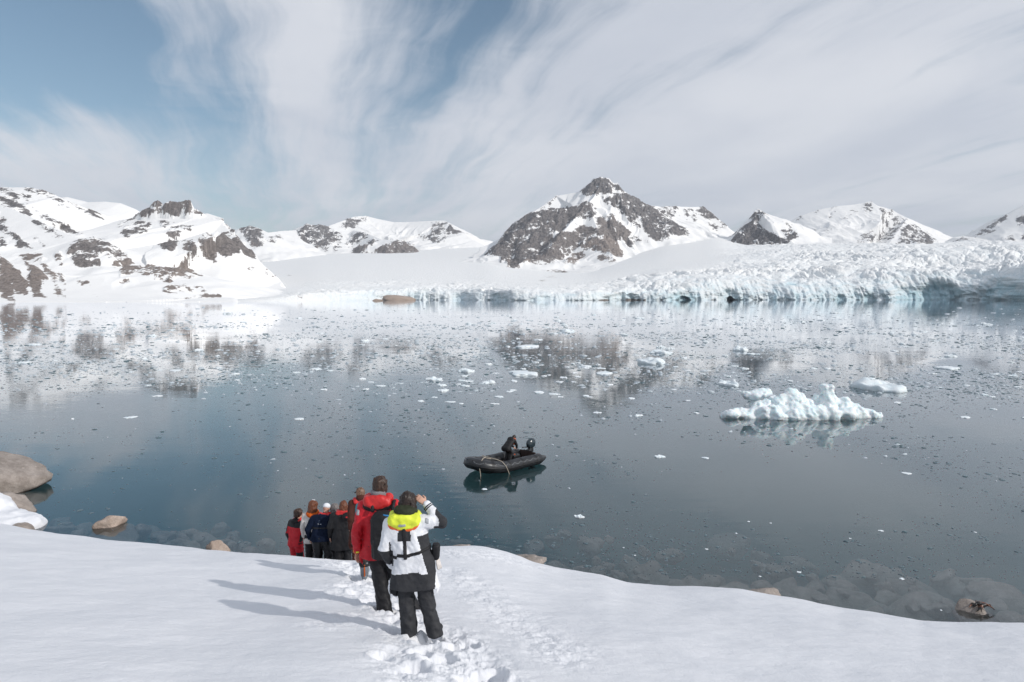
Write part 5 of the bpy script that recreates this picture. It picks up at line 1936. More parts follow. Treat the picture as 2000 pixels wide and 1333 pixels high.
for k in range(3):
    a = k * 2.094
    c_, s_ = math.cos(a), math.sin(a)
    o_ = len(pv)
    for (r_, w_, tw) in ((.04, .03, .03), (.10, .07, .04), (.155, .05, .03)):
        for sg in (-1, 1):
            yy, zz = r_ * c_ - sg * w_ * s_, r_ * s_ + sg * w_ * c_
            pv.append((-2.50 + sg * tw, yy, -.42 + zz))
    pf += [(o_, o_ + 1, o_ + 3, o_ + 2), (o_ + 2, o_ + 3, o_ + 5, o_ + 4)]
pr = link_mesh("propeller", pv, pf, M_STEEL, boat)
pr.modifiers.new("thickness", 'SOLIDIFY').thickness = 0.008
v, f = tube_mesh([(-2.08, 0, .78), (-1.85, 0.02, .84), (-1.55, 0.05, .88)], [0.025, 0.022, 0.028], 8)
link_mesh("tiller", v, f, M_ENG, boat)


def boat_w(x, y, z):
    c, s = math.cos(BHEAD), math.sin(BHEAD)
    x, y = x * .95, y * .95
    return (BC[0] + x * c - y * s, BC[1] + x * s + y * c, z * .95)


# loose things lying in the boat
for (x, y, sx, rr, lab) in [(-0.45, near * .18, .26, .3, "long orange bag lying on the boat floor nearer the stern"), (0.02, near * .12, .15, 1.1, "short orange bag lying on the boat floor nearer the bow")]:
    s = Solid((-.36, -.2, -.02), (.36, .2, .25), .02)
    s.cap((-sx + .08, 0, .08), (sx - .08, 0, .08), .085, .085, .02)
    s.rough(lambda a, b, c: .012 * fbm(a / .09, b / .09, c / .09, oct=3))
    e = empty("orange_bag", boat_w(x, y, 0.187), BHEAD + rr)
    solid_obj("bag_body", s, M_ORANGE, e)
    v, f = tube_mesh([(-sx * .4, 0, .16), (-sx * .3, .0, .20), (sx * .3, 0, .20), (sx * .4, 0, .16)], .012, 6)
    link_mesh("bag_strap", v, f, M_RUBBER2, e)
    tag(e, lab, "bag")
tank = empty("fuel_tank", boat_w(-1.35, near * -.30, 0.187), BHEAD)
s = Solid((-.3, -.22, -.02), (.3, .22, .4), .02)
s.box((0, 0, .13), (.24, .16, .13), rnd=.05, k=.02)
solid_obj("tank_body", s, M_ENG, tank)
v, f = tube_mesh([(0.06, 0, .25), (0.06, 0, .29)], .04, 12)
link_mesh("tank_cap", v, f, M_ORANGE, tank)
v, f = tube_mesh([(-.1, 0, .25), (-.1, 0, .31), (0, 0, .32)], .014, 6)
link_mesh("tank_handle", v, f, M_ENG, tank)
tag(tank, "black fuel tank on the boat floor in front of the engine", "fuel tank")


# ------------------------------------------------------------------ people
def vec(*a):
    return np.array(a, float)


def unit(v_):
    v_ = np.array(v_, float)
    return v_ / (np.linalg.norm(v_) + 1e-9)


def hand(s, wrist, f_, n_, side, curl=0.5, k=0.006, sc=1.0):
    """palm, four fingers of unequal length and a thumb; f_ points down the hand, n_ out of the palm"""
    f_ = unit(f_)
    n_ = unit(np.array(n_, float) - f_ * np.dot(n_, f_))
    sx = np.cross(f_, n_) * side               # towards the thumb
    w = np.array(wrist, float)
    for q in np.linspace(-1, 1, 4):
        s.cap(w + f_ * .012 * sc + sx * q * .016 * sc, w + f_ * .085 * sc + sx * q * .028 * sc, .014 * sc, .0125 * sc, .012)
    for i, (off, L) in enumerate(((.030, .070), (.010, .080), (-.011, .074), (-.031, .058))):
        p = w + f_ * .086 * sc + sx * off * sc
        a = curl * (0.5 + 0.07 * i)
        for j, fr in enumerate((.46, .30, .24)):
            d = f_ * math.cos(a) + n_ * math.sin(a) + sx * off * 0.8
            q = p + unit(d) * L * fr * sc
            s.cap(p, q, (.0100 - .0010 * j) * sc, (.0094 - .0012 * j) * sc, k)
            p = q
            a += curl * 0.75
    p = w + f_ * .025 * sc + sx * .026 * sc
    d1 = unit(f_ * 0.75 + sx * 0.75 + n_ * 0.25)
    q = p + d1 * .045 * sc
    s.cap(p, q, .0135 * sc, .0115 * sc, .008)
    d2 = unit(f_ * 1.0 + sx * 0.15 + n_ * 0.4 * (0.5 + curl))
    s.cap(q, q + d2 * .034 * sc, .011 * sc, .009 * sc, .005)


def Rz(a):
    return np.array([[math.cos(a), -math.sin(a), 0], [math.sin(a), math.cos(a), 0], [0, 0, 1.0]])


def Rx(a):
    return np.array([[1.0, 0, 0], [0, math.cos(a), -math.sin(a)], [0, math.sin(a), math.cos(a)]])


def default_joints():
    return dict(hip=vec(0, 0, .93), chest=vec(0, .01, 1.27), neck=vec(0, 0, 1.47), head=vec(0, .03, 1.615), yaw=0.0, nod=0.0,
                shL=vec(-.185, 0, 1.405), elL=vec(-.245, -.02, 1.13), wrL=vec(-.245, .05, .89),
                shR=vec(.185, 0, 1.405), elR=vec(.245, -.02, 1.13), wrR=vec(.245, .05, .89),
                knL=vec(-.105, .03, .50), anL=vec(-.11, -.02, .09), knR=vec(.105, .03, .50), anR=vec(.11, -.02, .09), toeL=vec(-.03, 1, 0), toeR=vec(.03, 1, 0),
                palmL=vec(.8, .2, 0), palmR=vec(-.8, .2, 0), curlL=.45, curlR=.45)


def bounds(J, pad):
    P = np.array([J[q] for q in ('hip', 'chest', 'neck', 'head', 'shL', 'elL', 'wrL', 'shR', 'elR', 'wrR', 'knL', 'anL', 'knR', 'anR')])
    return P.min(0) - pad, P.max(0) + pad


def hips(J):
    ax = unit(J['shR'] - J['shL']) * 0.5 + unit(np.array([1.0, 0, 0])) * 0.5
    ax = unit([ax[0], ax[1], 0])
    return J['hip'] - ax * .095, J['hip'] + ax * .095


def build_body(J, h, parent, face=True):
    lo, hi = bounds(J, .24)
    lo[2] = min(lo[2], -.02)
    s = Solid(lo, hi, h)
    HR = Rz(J['yaw']) @ Rx(J['nod'])
    hd = J['head']

    def hp(x, y, z):
        return hd + HR @ vec(x, y, z)
    hl, hr = hips(J)
    s.chain([J['hip'] - vec(0, 0, .03), (J['hip'] + J['chest']) / 2, J['chest'], J['neck']], [.075, .07, .075, .05], .04)
    for a, b, c, e in (('shL', 'elL', 'wrL', -1), ('shR', 'elR', 'wrR', 1)):
        s.cap(J['chest'] + vec(0, 0, .06), J[a], .055, .045, .03)
        s.cap(J[a], J[b], .050, .040, .02)
        s.cap(J[b], J[c], .039, .026, .015)
    for a, kn, an, toe in ((hl, 'knL', 'anL', 'toeL'), (hr, 'knR', 'anR', 'toeR')):
        s.cap(a, J[kn], .07, .048, .03)
        s.cap(J[kn], J[an], .048, .034, .02)
        s.cap(J[an] - vec(0, 0, .045), J[an] - vec(0, 0, .05) + unit(J[toe]) * .15, .034, .026, .02)
    s.cap(J['neck'] - vec(0, 0, .03), hp(0, -.015, -.06), .056, .052, .02)
    # head: skull, jaw, nose, brow, eye hollows, mouth, ears
    s.ell(hp(0, -.012, .028), (.076, .096, .088), rot=HR, k=.02)
    s.ell(hp(0, .028, -.045), (.056, .066, .068), rot=HR, k=.03)
    s.ell(hp(0, .060, -.088), (.028, .026, .022), rot=HR, k=.02)
    if face:
        s.cap(hp(0, .088, .016), hp(0, .108, -.022), .010, .015, .010)
        for sg in (-1, 1):
            s.ell(hp(sg * .032, .100, .016), (.019, .018, .013), rot=HR, k=.008, op='sub')
            s.ell(hp(sg * .032, .079, .014), (.014, .014, .013), rot=HR, k=.003)
            s.ell(hp(sg * .079, -.008, -.008), (.010, .022, .033), rot=HR, k=.006)
        s.cap(hp(-.022, .086, -.055), hp(.022, .086, -.055), .006, .006, .004, op='sub')
        s.cap(hp(-.018, .082, -.064), hp(.018, .082, -.064), .008, .008, .006)
    for c, e, p, cu, sd in (('wrL', 'elL', 'palmL', 'curlL', 1), ('wrR', 'elR', 'palmR', 'curlR', -1)):
        hand(s, J[c], J.get('hd' + c[-1], J[c] - J[e]), J[p], sd, J[cu], k=max(.005, .5 * h))
    return solid_obj("body", s, M_SKIN, parent, relax=0)


def wrinkle(amp, sx=.10, sz=.16, seed=0.0):
    def fn(x, y, z):
        w = fbm(x / .35 + seed, y / .35, z / .35, oct=2)
        return amp * (0.75 * fbm(x / sx + seed + w, y / sx, z / sz + 0.8 * x / sx, oct=3) - 0.9 * (ridged((x + .5 * y) / (sx * 1.7) + seed, z / (sz * .7) + w, y / sx, oct=2) - .55))
    return fn


def jacket_solid(J, h, hem=.72, thick=1.0, flare=.02, wr=.008, seed=0.0, sleeve=1.0, cuff=.02, belly=0.0):
    lo, hi = bounds(J, .26)
    s = Solid(lo, hi, h)
    ax = unit([*(J['shR'] - J['shL'])[:2], 0])
    fw = np.array([-ax[1], ax[0], 0])
    down = unit(J['hip'] - J['chest'])
    fl = (fw, 1.14)
    hemp = J['hip'] + vec(0, 0, hem - J['hip'][2]) if abs(down[2]) > .85 else J['hip'] + down * .16
    # two flanks make an oval trunk
    T = thick
    for sg in (-1, 1):
        s.chain([J['chest'] + vec(0, 0, .11) + ax * sg * .085 * T, J['chest'] + ax * sg * .085 * T, (J['chest'] + J['hip']) / 2 + ax * sg * .075 * T + fw * belly, J['hip'] + ax * sg * .085 * T, hemp + ax * sg * (.085 + flare) * T],
                [.105 * T, .138 * T, .138 * T, .140 * T, .138 * T + flare], .05, flat=fl)
    s.chain([J['chest'] + vec(0, 0, .11), hemp], [.10 * T, .14 * T], .06, flat=fl)
    s.cap(J['chest'] + vec(0, 0, .13), J['neck'] + vec(0, 0, .0), .10, .075, .05)
    for a, b, c in (('shL', 'elL', 'wrL'), ('shR', 'elR', 'wrR')):
        s.cap(J['chest'] + vec(0, 0, .11), J[a], .095, .083 * T, .06)
        s.cap(J[a], J[b], .085 * T * sleeve, .068 * T * sleeve, .010)
        d = unit(J[c] - J[b])
        s.cap(J[b], J[c] - d * cuff, .067 * T * sleeve, .050 * sleeve, .010)
    if wr:
        s.rough(wrinkle(wr, seed=seed), .05)
    # trim flat at the hem
    if abs(down[2]) > .85:
        w = s._win(hemp - vec(.28, .28, .4), hemp + vec(.28, .28, 0), 0)
        x, y, z = s._grid(w)
        inner = np.hypot(x - hemp[0], y - hemp[1]) < .27
        armfree = np.minimum(np.hypot(x - J['wrL'][0], y - J['wrL'][1]), np.hypot(x - J['wrR'][0], y - J['wrR'][1])) > .075
        pl_ = hemp[2] + .01 * np.sin(x * 14) - z
        s.f[w] = np.where(inner & armfree, np.maximum(s.f[w], pl_), s.f[w])
    return s


def trouser_solid(J, h, thick=1.0, wr=.008, seed=3.0, bottom=.05):
    lo, hi = bounds(J, .2)
    hi[2] = J['hip'][2] + .25
    s = Solid(lo, hi, h)
    hl, hr = hips(J)
    s.ell(J['hip'] + vec(0, 0, .0), (.150 * thick, .105 * thick, .13), k=.03)
    for a, kn, an in ((hl, 'knL', 'anL'), (hr, 'knR', 'anR')):
        s.chain([a, J[kn], J[an] - vec(0, 0, .09 - bottom)], [.112 * thick, .090 * thick, .092 * thick], .03)
    s.rough(wrinkle(wr, .09, .10, seed), .05)
    s.cut_below(bottom)
    return s


def boots(J, h, mat, parent, top=.0):
    for an, toe in (('anL', 'toeL'), ('anR', 'toeR')):
        a = J[an]
        d = unit(J[toe])
        s = Solid(a - vec(.24, .24, .12), a + vec(.24, .24, .30 + top), h)
        s.cap(a - vec(0, 0, .04) - d * .035, a - vec(0, 0, .045) + d * .17, .048, .042, .02).cap(a - vec(0, 0, .03), a + vec(0, 0, .03 + top), .046, .046, .02)
        s.cut_below(a[2] - .088)
        solid_obj("boot", s, mat, parent)


def hair(J, h, mat, parent, length=0.0, vol=1.0, seed=0.0, back=.0, top=True):
    HR = Rz(J['yaw']) @ Rx(J['nod'])
    hd = J['head']
    s = Solid(hd - vec(.17, .17, .17 + length), hd + vec(.17, .17, .17), h)

    def hp(x, y, z):
        return hd + HR @ vec(x, y, z)
    s.ell(hp(0, -.022, .038), (.088 * vol, .104 * vol, .094 * vol), rot=HR, k=.02)
    s.ell(hp(0, -.045, -.02), (.080 * vol, .075 * vol, .085), rot=HR, k=.03)
    if length:
        s.ell(hp(0, -.055, -.05 - length * .5), (.088 * vol, .062 * vol, .07 + length * .55), rot=HR, k=.04)
        for sg in (-1, 1):
            s.ell(hp(sg * .062, -.01, -.03 - length * .4), (.034, .055, .06 + length * .5), rot=HR, k=.03)
    # leave the face free
    s.box(hp(0, .14, -.075), (.062, .09, .13), rot=HR, rnd=.04, k=.02, op='sub')
    s.rough(lambda x, y, z: .013 * fbm(x / .028 + seed, y / .028, z / .07, oct=3) + .011 * fbm(x / .07, y / .07 + seed, z / .1, oct=2), .04)
    return solid_obj("hair", s, mat, parent, relax=0)


def ring_collar(J, h, name, mat, parent, r=.055, rad=(.12, .115), z=.0, tilt=.25, gap=1.0, back_drop=0.0, y0=-.01, wr=.005, squash=1.0):
    """inflated collar: a horseshoe lying round the neck, open at the front"""
    c = J['neck'] + vec(0, y0, z)
    R = Rz(math.atan2((J['shR'] - J['shL'])[1], (J['shR'] - J['shL'])[0]))
    s = Solid(c - vec(.36, .36, .36), c + vec(.36, .36, .3), h)
    pts, rs = [], []
    for i in range(19):
        a = math.pi / 2 + gap + (2 * math.pi - 2 * gap) * i / 18
        x, y = rad[0] * math.cos(a), rad[1] * math.sin(a)
        pts.append(c + R @ vec(x, y, y * tilt - back_drop * max(0, -math.sin(a))))
        rs.append(r * (0.8 + .2 * max(0, -math.sin(a))))
    s.chain(pts, rs, .02, flat=((0, 0, 1.0), squash))
    s.rough(wrinkle(wr, .06, .08, 2.2), .03)
    return s, solid_obj(name, s, mat, parent)


def pad_collar(J, h, name, mat, parent, w=.18, drop=.10, thick=.055, z=.0, back=-.085, wr=.008, seed=2.0):
    """lifejacket collar: a broad padded flap on the upper back with two lobes running forward over the shoulders"""
    c = J['neck']
    ang = math.atan2((J['shR'] - J['shL'])[1], (J['shR'] - J['shL'])[0])
    R = Rz(ang)
    tl = Rz(ang) @ Rx(-.30)
    s = Solid(c - vec(.36, .36, .36), c + vec(.36, .36, .3), h)
    s.ell(c + R @ vec(0, back, -.02 + z), (w, thick, drop), rot=tl, k=.03)
    s.ell(c + R @ vec(0, back + .012, .03 + z), (w * .88, thick * 1.1, drop * .7), rot=tl, k=.03)
    for sg in (-1, 1):
        s.chain([c + R @ vec(sg * w * .72, back + .01, .0 + z), c + R @ vec(sg * w * .74, .02, .015 + z), c + R @ vec(sg * w * .62, .11, -.06 + z), c + R @ vec(sg * w * .55, .14, -.2 + z)], [thick, thick * .95, thick * .8, thick * .7], .03)
    s.rough(wrinkle(wr, .07, .07, seed), .04)
    return s, solid_obj(name, s, mat, parent)


def shell(base, off, keep, h):
    """a thin layer lying on a garment, kept where keep(x, y, z) <= 0"""
    s = Solid.__new__(Solid)
    s.h, s.lo, s.n, s.ax = base.h, base.lo, base.n, base.ax
    x, y, z = np.meshgrid(*base.ax, indexing='ij', sparse=True)
    s.f = np.maximum(np.maximum(base.f - off, -(base.f + .02)), keep(x, y, z)).astype(np.float32)
    return s


def paint(o, mats, fn):
    me = o.data
    me.materials.clear()
    for m_ in mats:
        me.materials.append(m_)
    n = len(me.polygons)
    c = np.zeros(n * 3)
    me.polygons.foreach_get('center', c)
    c = c.reshape(-1, 3)
    me.polygons.foreach_set('material_index', fn(c[:, 0], c[:, 1], c[:, 2]).astype(np.int32))


def person(label, loc, rz, J):
    e = empty("person", loc, rz)
    tag(e, label, "person", "people filing down the snow slope")
    return e


def place_by_head(px, py, top, d):
    """stand at depth d on the sight line of the head top; size follows from the ground there"""
    a, _, c = px_dir(px, py)
    z = float(snow_base(np.array([a * d]), np.array([d]))[0])
    return a * d, d, z, min(1.1, max(0.86, (H + c * d - z + .04) / top))


BLACK = fabric("black_shell_fabric", (0.012, 0.012, 0.014), .6, .3)
CHAR = fabric("charcoal_shell_fabric", (0.030, 0.031, 0.035), .7, .3)
WHITE = fabric("white_shell_fabric", (0.74, 0.75, 0.78), .65, .3)
RED = fabric("red_shell_fabric", (0.50, 0.012, 0.022), .6, .35)
REDL = fabric("red_inflatable_collar", (0.55, 0.025, 0.025), .45, .4)
YEL = fabric("fluorescent_yellow", (0.72, 0.80, 0.06), .55, .3)
ORA = fabric("orange_collar_edge", (0.75, 0.13, 0.03), .55, .3)
OLIVE = fabric("olive_hood", (0.030, 0.036, 0.020), .7, .2)
NAVY = fabric("navy_fleece", (0.008, 0.013, 0.030), .9, .1)
NAVYD = fabric("dark_navy_shell", (0.010, 0.017, 0.026), .6, .3)
BROWN = fabric("brown_coat_cloth", (0.070, 0.026, 0.020), .85, .1)
TEAL = fabric("teal_shell", (0.02, 0.22, 0.28), .5, .3)
KNIT = fabric("white_knit", (0.62, 0.58, 0.55), .95, .05)
ORSC = fabric("orange_scarf", (0.55, 0.11, 0.02), .9, .1)
GREYSC = fabric("grey_scarf", (0.22, 0.21, 0.22), .95, .05)
LEATH = fabric("shiny_black_trousers", (0.010, 0.011, 0.013), .30, .5)
GREYBOOT = fabric("grey_rubber_boot", (0.16, 0.18, 0.20), .5, .4)
BROWNBOOT = fabric("brown_boot", (0.09, 0.055, 0.04), .6, .3)
CAPW = fabric("white_cap_cloth", (0.74, 0.76, 0.80), .9, .1)
REFL = fabric("grey_reflective_patch", (0.34, 0.36, 0.38), .4, .5)
H_DK = mat_plain("dark_brown_hair", (0.022, 0.013, 0.010), .5, .4, 40, .4)
H_BR = mat_plain("brown_hair", (0.045, 0.024, 0.016), .5, .4, 40, .4)
H_RED = mat_plain("red_brown_hair", (0.13, 0.042, 0.018), .5, .4, 40, .4)
H_BLO = mat_plain("dark_blond_hair", (0.15, 0.085, 0.055), .5, .4, 40, .4)
H_GRY = mat_plain("grey_hair", (0.17, 0.15, 0.145), .5, .4, 40, .3)


# ---- white jacket, arm raised (nearest)
def person_white():
    x, y, z = px_snow(822, 1243)
    z = float(snow_z(np.array([x - .13, x + .16, x]), np.array([y, y, y])).max())
    sc = (H + px_dir(797, 961)[2] * (y + .07) - z + .03) / 1.70
    e = person("person in white and charcoal jacket with yellow collar, right hand raised to the brow", (x, y, z - .03), 0.0, None)
    e.scale = (sc, sc, sc)
    J = default_joints()
    J.update(hip=vec(-.075, .02, .88), chest=vec(-.155, .03, 1.22), neck=vec(-.175, .04, 1.42), head=vec(-.150, .09, 1.565), yaw=.05, nod=-.12,
             shL=vec(-.335, .01, 1.335), elL=vec(-.405, -.03, 1.07), wrL=vec(-.335, .10, .80),
             shR=vec(.045, .03, 1.36), elR=vec(.245, .02, 1.36), wrR=vec(.055, .11, 1.545), hdR=vec(-.75, .10, .62), palmR=vec(-.5, .75, -.2), curlR=.55,
             knL=vec(-.175, .06, .47), anL=vec(-.135, .0, .10), knR=vec(.055, .05, .47), anR=vec(.170, -.03, .10), toeL=vec(-.25, 1, 0), toeR=vec(.2, 1, 0), palmL=vec(.7, .1, .2), curlL=.5)
    build_body(J, .0078, e)
    jk = jacket_solid(J, .011, hem=.60, thick=1.02, flare=.035, wr=.014, seed=.4)
    o = solid_obj("jacket", jk, [WHITE, CHAR], e)

    def col(x, y, z):
        trunk = (x > -.345) & (x < .18) & ~((z > 1.25) & (x > .06))
        dark = (z < .80 + .018 * np.cos(x * 9) - .02 * (x > 0)) & trunk
        dark |= trunk & (x > .035 + .28 * (1.02 - z)) & (z < 1.235) & (y < .2)
        dark |= trunk & (x < -.325) & (z < 1.16) & (z > 1.0)
        dark |= (x <= -.30) & (z < 1.055) & (z > .865) & ~((x > -.30))
        dark |= (x > .225) & (z > 1.30) | ((x > .175) & (z > 1.405) & (z < 1.50) & (x + (z - 1.36) > .27)) | ((x > .16) & (z < 1.335) & (z > 1.25))
        dark |= (np.abs(x + .165) < .075 - .10 * (z - 1.2) * .5) & (z > 1.175) & (z < 1.36) & (y < .02)
        return dark.astype(int)
    paint(o, [WHITE, CHAR], col)
    # dark piping cuffs
    d = unit(J['wrR'] - J['elR'])
    for t_ in (.78, .86):
        p = J['elR'] + (J['wrR'] - J['elR']) * t_
        v, f = tube_mesh([p - d * .006, p + d * .006], .061 - .01 * t_ + .004, 18, True)
        link_mesh("cuff_stripe", v, f, BLACK, o)
    # harness
    hs = shell(jk, .010, lambda x, y, z: np.maximum(np.abs(z - (1.01 + .28 * np.maximum(x + .12, 0) ** 1.0 - .03 * (x < -.25))) - .020, np.maximum(-(x + .335), x - .165)), .011)
    link_mesh("harness_belt", *hs.mesh(), BLACK, e)
    hs = shell(jk, .013, lambda x, y, z: np.maximum(np.maximum(np.abs(x + .163 - .05 * (1.2 - z)) - .020, np.abs(z - 1.16) - .19), y - .02), .011)
    link_mesh("harness_strap", *hs.mesh(), BLACK, e)
    ps = shell(jk, .006, lambda x, y, z: np.maximum(np.maximum(np.abs(x - .088) - .026, np.abs(z - 1.395 + .25 * (x - .088)) - .028), y - .02), .011)
    link_mesh("reflective_patch", *ps.mesh(), REFL, e)
    # yellow lifejacket collar over an orange under-edge
    s, yc = pad_collar(J, .011, "lifejacket_collar", YEL, e, w=.178, drop=.092, thick=.058, z=-.01, back=-.10, wr=.012)
    pad_collar(J, .011, "collar_edge", ORA, yc, w=.186, drop=.085, thick=.045, z=-.048, back=-.092, wr=.004)
    ps = shell(s, .005, lambda x, y, z: np.maximum(np.maximum(np.abs(x + .185 + .0) - .044, np.abs(z - 1.365 - .12 * (x + .185)) - .017), y - 0), .011)
    link_mesh("reflective_patch", *ps.mesh(), REFL, yc)
    hd = Solid(J['neck'] - vec(.25, .25, .15), J['neck'] + vec(.25, .25, .3), .011)
    hd.ell(J['neck'] + vec(.0, -.055, .095), (.125, .10, .062), k=.02).ell(J['neck'] + vec(.05, -.03, .075), (.10, .09, .05), k=.03).ell(J['neck'] + vec(0, .02, .05), (.10, .09, .06), k=.03)
    hd.rough(wrinkle(.012, .07, .06, 7.0), .04)
    solid_obj("rolled_hood", hd, OLIVE, e)
    hair(J, .010, H_DK, e, length=.02, vol=1.06, seed=1.0)
    s = trouser_solid(J, .012, 1.0, .016, 4.4, .035)
    link_mesh("trousers", *s.mesh(), CHAR, e)
    boots(J, .012, BLACK, e)
    # pouch hanging at the right hip
    pch = empty("belt_pouch", (x, y, z - .03))
    pch.scale = (sc, sc, sc)
    s = Solid(vec(.02, -.2, .7), vec(.36, .25, 1.2), .012)
    s.box(vec(.175, .07, 1.0), (.045, .07, .09), rnd=.03, k=.02).rough(wrinkle(.008, .06, .06, 9.), .03)
    solid_obj("pouch_body", s, BLACK, pch)
    s = Solid(vec(.1, -.1, .7), vec(.36, .25, 1.0), .010)
    for i in range(4):
        s.cap(vec(.185 + .008 * i, .03 + .014 * i, .90), vec(.20 + .012 * i, .03 + .018 * i, .80 - .01 * (i % 2)), .014, .011, .006)
    solid_obj("knitted_glove", s, KNIT, pch)
    tag(pch, "small dark pouch with a knitted glove at the white jacket's right hip", "pouch")


person_white()


def finish(e, J, h, jacket, hem, thick, wr, seed, trous, boot, tthick=1.0, belly=0.0, bottom=.035, tw=.014, sleeve=1.0, flare=.02):
    build_body(J, h if h < .01 else .0115, e)
    jk = jacket_solid(J, max(h, .011), hem=hem, thick=thick, wr=wr, seed=seed, belly=belly, sleeve=sleeve, flare=flare)
    o = solid_obj("jacket", jk, jacket, e)
    s = trouser_solid(J, .013, tthick, tw, seed + 2, bottom)
    t_ = solid_obj("trousers", s, trous, e)
    boots(J, .014, boot, e)
    return jk, o, t_


# ---- red jacket with backpack
def person_red():
    x, y, z = px_snow(752, 1188)
    z = float(snow_z(np.array([x - .1, x + .1, x]), np.array([y, y, y])).max())
    sc = (H + px_dir(742, 930)[2] * (y + .08) - z + .03) / 1.79
    e = person("person in red jacket carrying a black backpack, grey scarf, stepping downhill", (x, y, z - .03), 0.06, None)
    e.scale = (sc, sc, sc)
    J = default_joints()
    J.update(hip=vec(-.05, .02, .93), chest=vec(-.075, .05, 1.29), neck=vec(-.07, .06, 1.50), head=vec(-.055, .10, 1.655), yaw=.12, nod=-.05,
             shL=vec(-.245, .05, 1.42), elL=vec(-.335, -.03, 1.10), wrL=vec(-.345, .05, .84), shR=vec(.125, .03, 1.42), elR=vec(.19, .02, 1.13), wrR=vec(.20, .12, .90),
             knL=vec(-.07, .10, .50), anL=vec(.0, .0, .10), knR=vec(.13, .10, .50), anR=vec(.36, .10, .10), toeL=vec(.1, 1, 0), toeR=vec(.6, .8, 0), palmL=vec(.6, -.3, 0), curlL=.5)
    jk, o, t_ = finish(e, J, .0085, [RED, BLACK], .78, 0.93, .018, 2.1, BLACK, BLACK, 1.02, flare=.03, sleeve=1.05)
    d = unit(J['wrL'] - J['elL'])
    v, f = tube_mesh([J['wrL'] - d * .03, J['wrL'] - d * .008], .052, 16)
    link_mesh('cuff', v, f, YEL, e)
    s, rc = pad_collar(J, .012, "lifejacket_collar", REDL, e, w=.168, drop=.078, thick=.056, z=.0, back=-.10, wr=.013)
    pad_collar(J, .012, "collar_edge", BLACK, rc, w=.178, drop=.075, thick=.05, z=-.045, back=-.092, wr=.004)
    s = Solid(J['neck'] - vec(.2, .2, .15), J['neck'] + vec(.2, .2, .2), .011)
    for i, (r_, zz) in enumerate(((.088, .045), (.085, .075), (.078, .10))):
        for a in np.linspace(0, 6.283, 13)[:-1]:
            p = J['neck'] + vec(.045 * math.cos(a), .045 * math.sin(a) - .005, zz)
            s.ell(p, (.052, .052, .024), k=.015)
    s.rough(wrinkle(.006, .05, .03, 3.), .03)
    o2 = solid_obj("scarf", s, GREYSC, e)
    paint(o2, [GREYSC, BLACK], lambda x, y, z: (z < 1.555).astype(int))
    ps = shell(jk, .006, lambda x, y, z: np.maximum(np.maximum(np.abs(z - 1.36) - .035, np.abs(x + .315) - .02), y - .02), .011)
    link_mesh("reflective_patch", *ps.mesh(), REFL, e)
    hair(J, .010, H_BR, e, length=0, vol=1.05, seed=4.0)
    # backpack worn on the back: a thing of its own
    b = empty("backpack", (x, y, z - .03), 0.06)
    b.scale = (sc, sc, sc)
    s = Solid(vec(-.25, -.42, .68), vec(.35, .12, 1.55), .012)
    s.box(vec(.02, -.20, 1.10), (.155, .085, .27), rnd=.07, k=.02).box(vec(.03, -.275, .98), (.12, .05, .13), rnd=.04, k=.03).ell(vec(.02, -.19, 1.36), (.14, .09, .07), k=.04)
    s.rough(wrinkle(.010, .09, .12, 5.), .04)
    solid_obj("pack_body", s, BLACK, b)
    for xx in (-.12, .12):
        v, f = tube_mesh([(xx, -.13, 1.40), (xx * 1.1, -.04, 1.50), (xx * 1.3, .08, 1.47), (xx * 1.4, .18, 1.30)], .022, 8)
        link_mesh("shoulder_strap", v, f, BLACK, b)
    v, f = box_geo((.07, -.262, 1.385), (.045, .006, .014), Matrix.Rotation(.15, 3, 'Y'))
    link_mesh("badge", v, f, mat_plain("blue_badge", (.03, .22, .50), .4), b, smooth=False)
    v, f = box_geo((.10, -.285, 1.33), (.016, .006, .012), Matrix.Rotation(.2, 3, 'Y'))
    link_mesh("badge", v, f, CAPW, b, smooth=False)
    tag(b, "black backpack with a small blue badge worn over the red jacket", "backpack")


person_red()


# ---- teal and navy, mostly hidden behind the red jacket
def person_teal():
    a = px_dir(716, 1130)
    d = 11.3
    x = a[0] * d
    z = float(snow_z(np.array([x]), np.array([d]))[0])
    e = person("person in teal and dark navy jacket with grey boots, mostly hidden behind the red jacket", (x, d, z - .02), .1, None)
    J = default_joints()
    J.update(hip=vec(.02, -.02, .78), chest=vec(.06, .14, 1.08), neck=vec(.13, .24, 1.25), head=vec(.165, .33, 1.36), nod=-.4,
             shL=vec(-.10, .16, 1.20), elL=vec(-.15, .22, .94), wrL=vec(-.10, .36, .74), shR=vec(.24, .14, 1.20), elR=vec(.30, .20, .95), wrR=vec(.25, .34, .76),
             knL=vec(-.06, .12, .44), anL=vec(-.03, -.02, .10), knR=vec(.15, .14, .44), anR=vec(.17, .10, .10))
    jk, o, t_ = finish(e, J, .013, [NAVYD, TEAL], .62, 1.0, .009, 6.1, BLACK, GREYBOOT, .98, bottom=.24)
    paint(o, [NAVYD, TEAL], lambda x, y, z: (z > 1.06).astype(int))
    ring_collar(J, .013, "lifejacket_collar", YEL, e, r=.05, rad=(.13, .11), z=-.02, tilt=.4, gap=.8)
    hair(J, .013, H_DK, e, vol=1.04, seed=9.)
    for an in ('anL', 'anR'):
        s = Solid(J[an] - vec(.16, .16, .06), J[an] + vec(.16, .16, .26), .013)
        s.cap(J[an], J[an] + vec(0, 0, .17), .068, .078, .02)
        b = solid_obj("boot_shaft", s, GREYBOOT, e)
        v, f = box_geo(J[an] + vec(.01, -.078, .09), (.009, .006, .10))
        link_mesh("boot_stripe", v, f, ORSC, b, smooth=False)


person_teal()


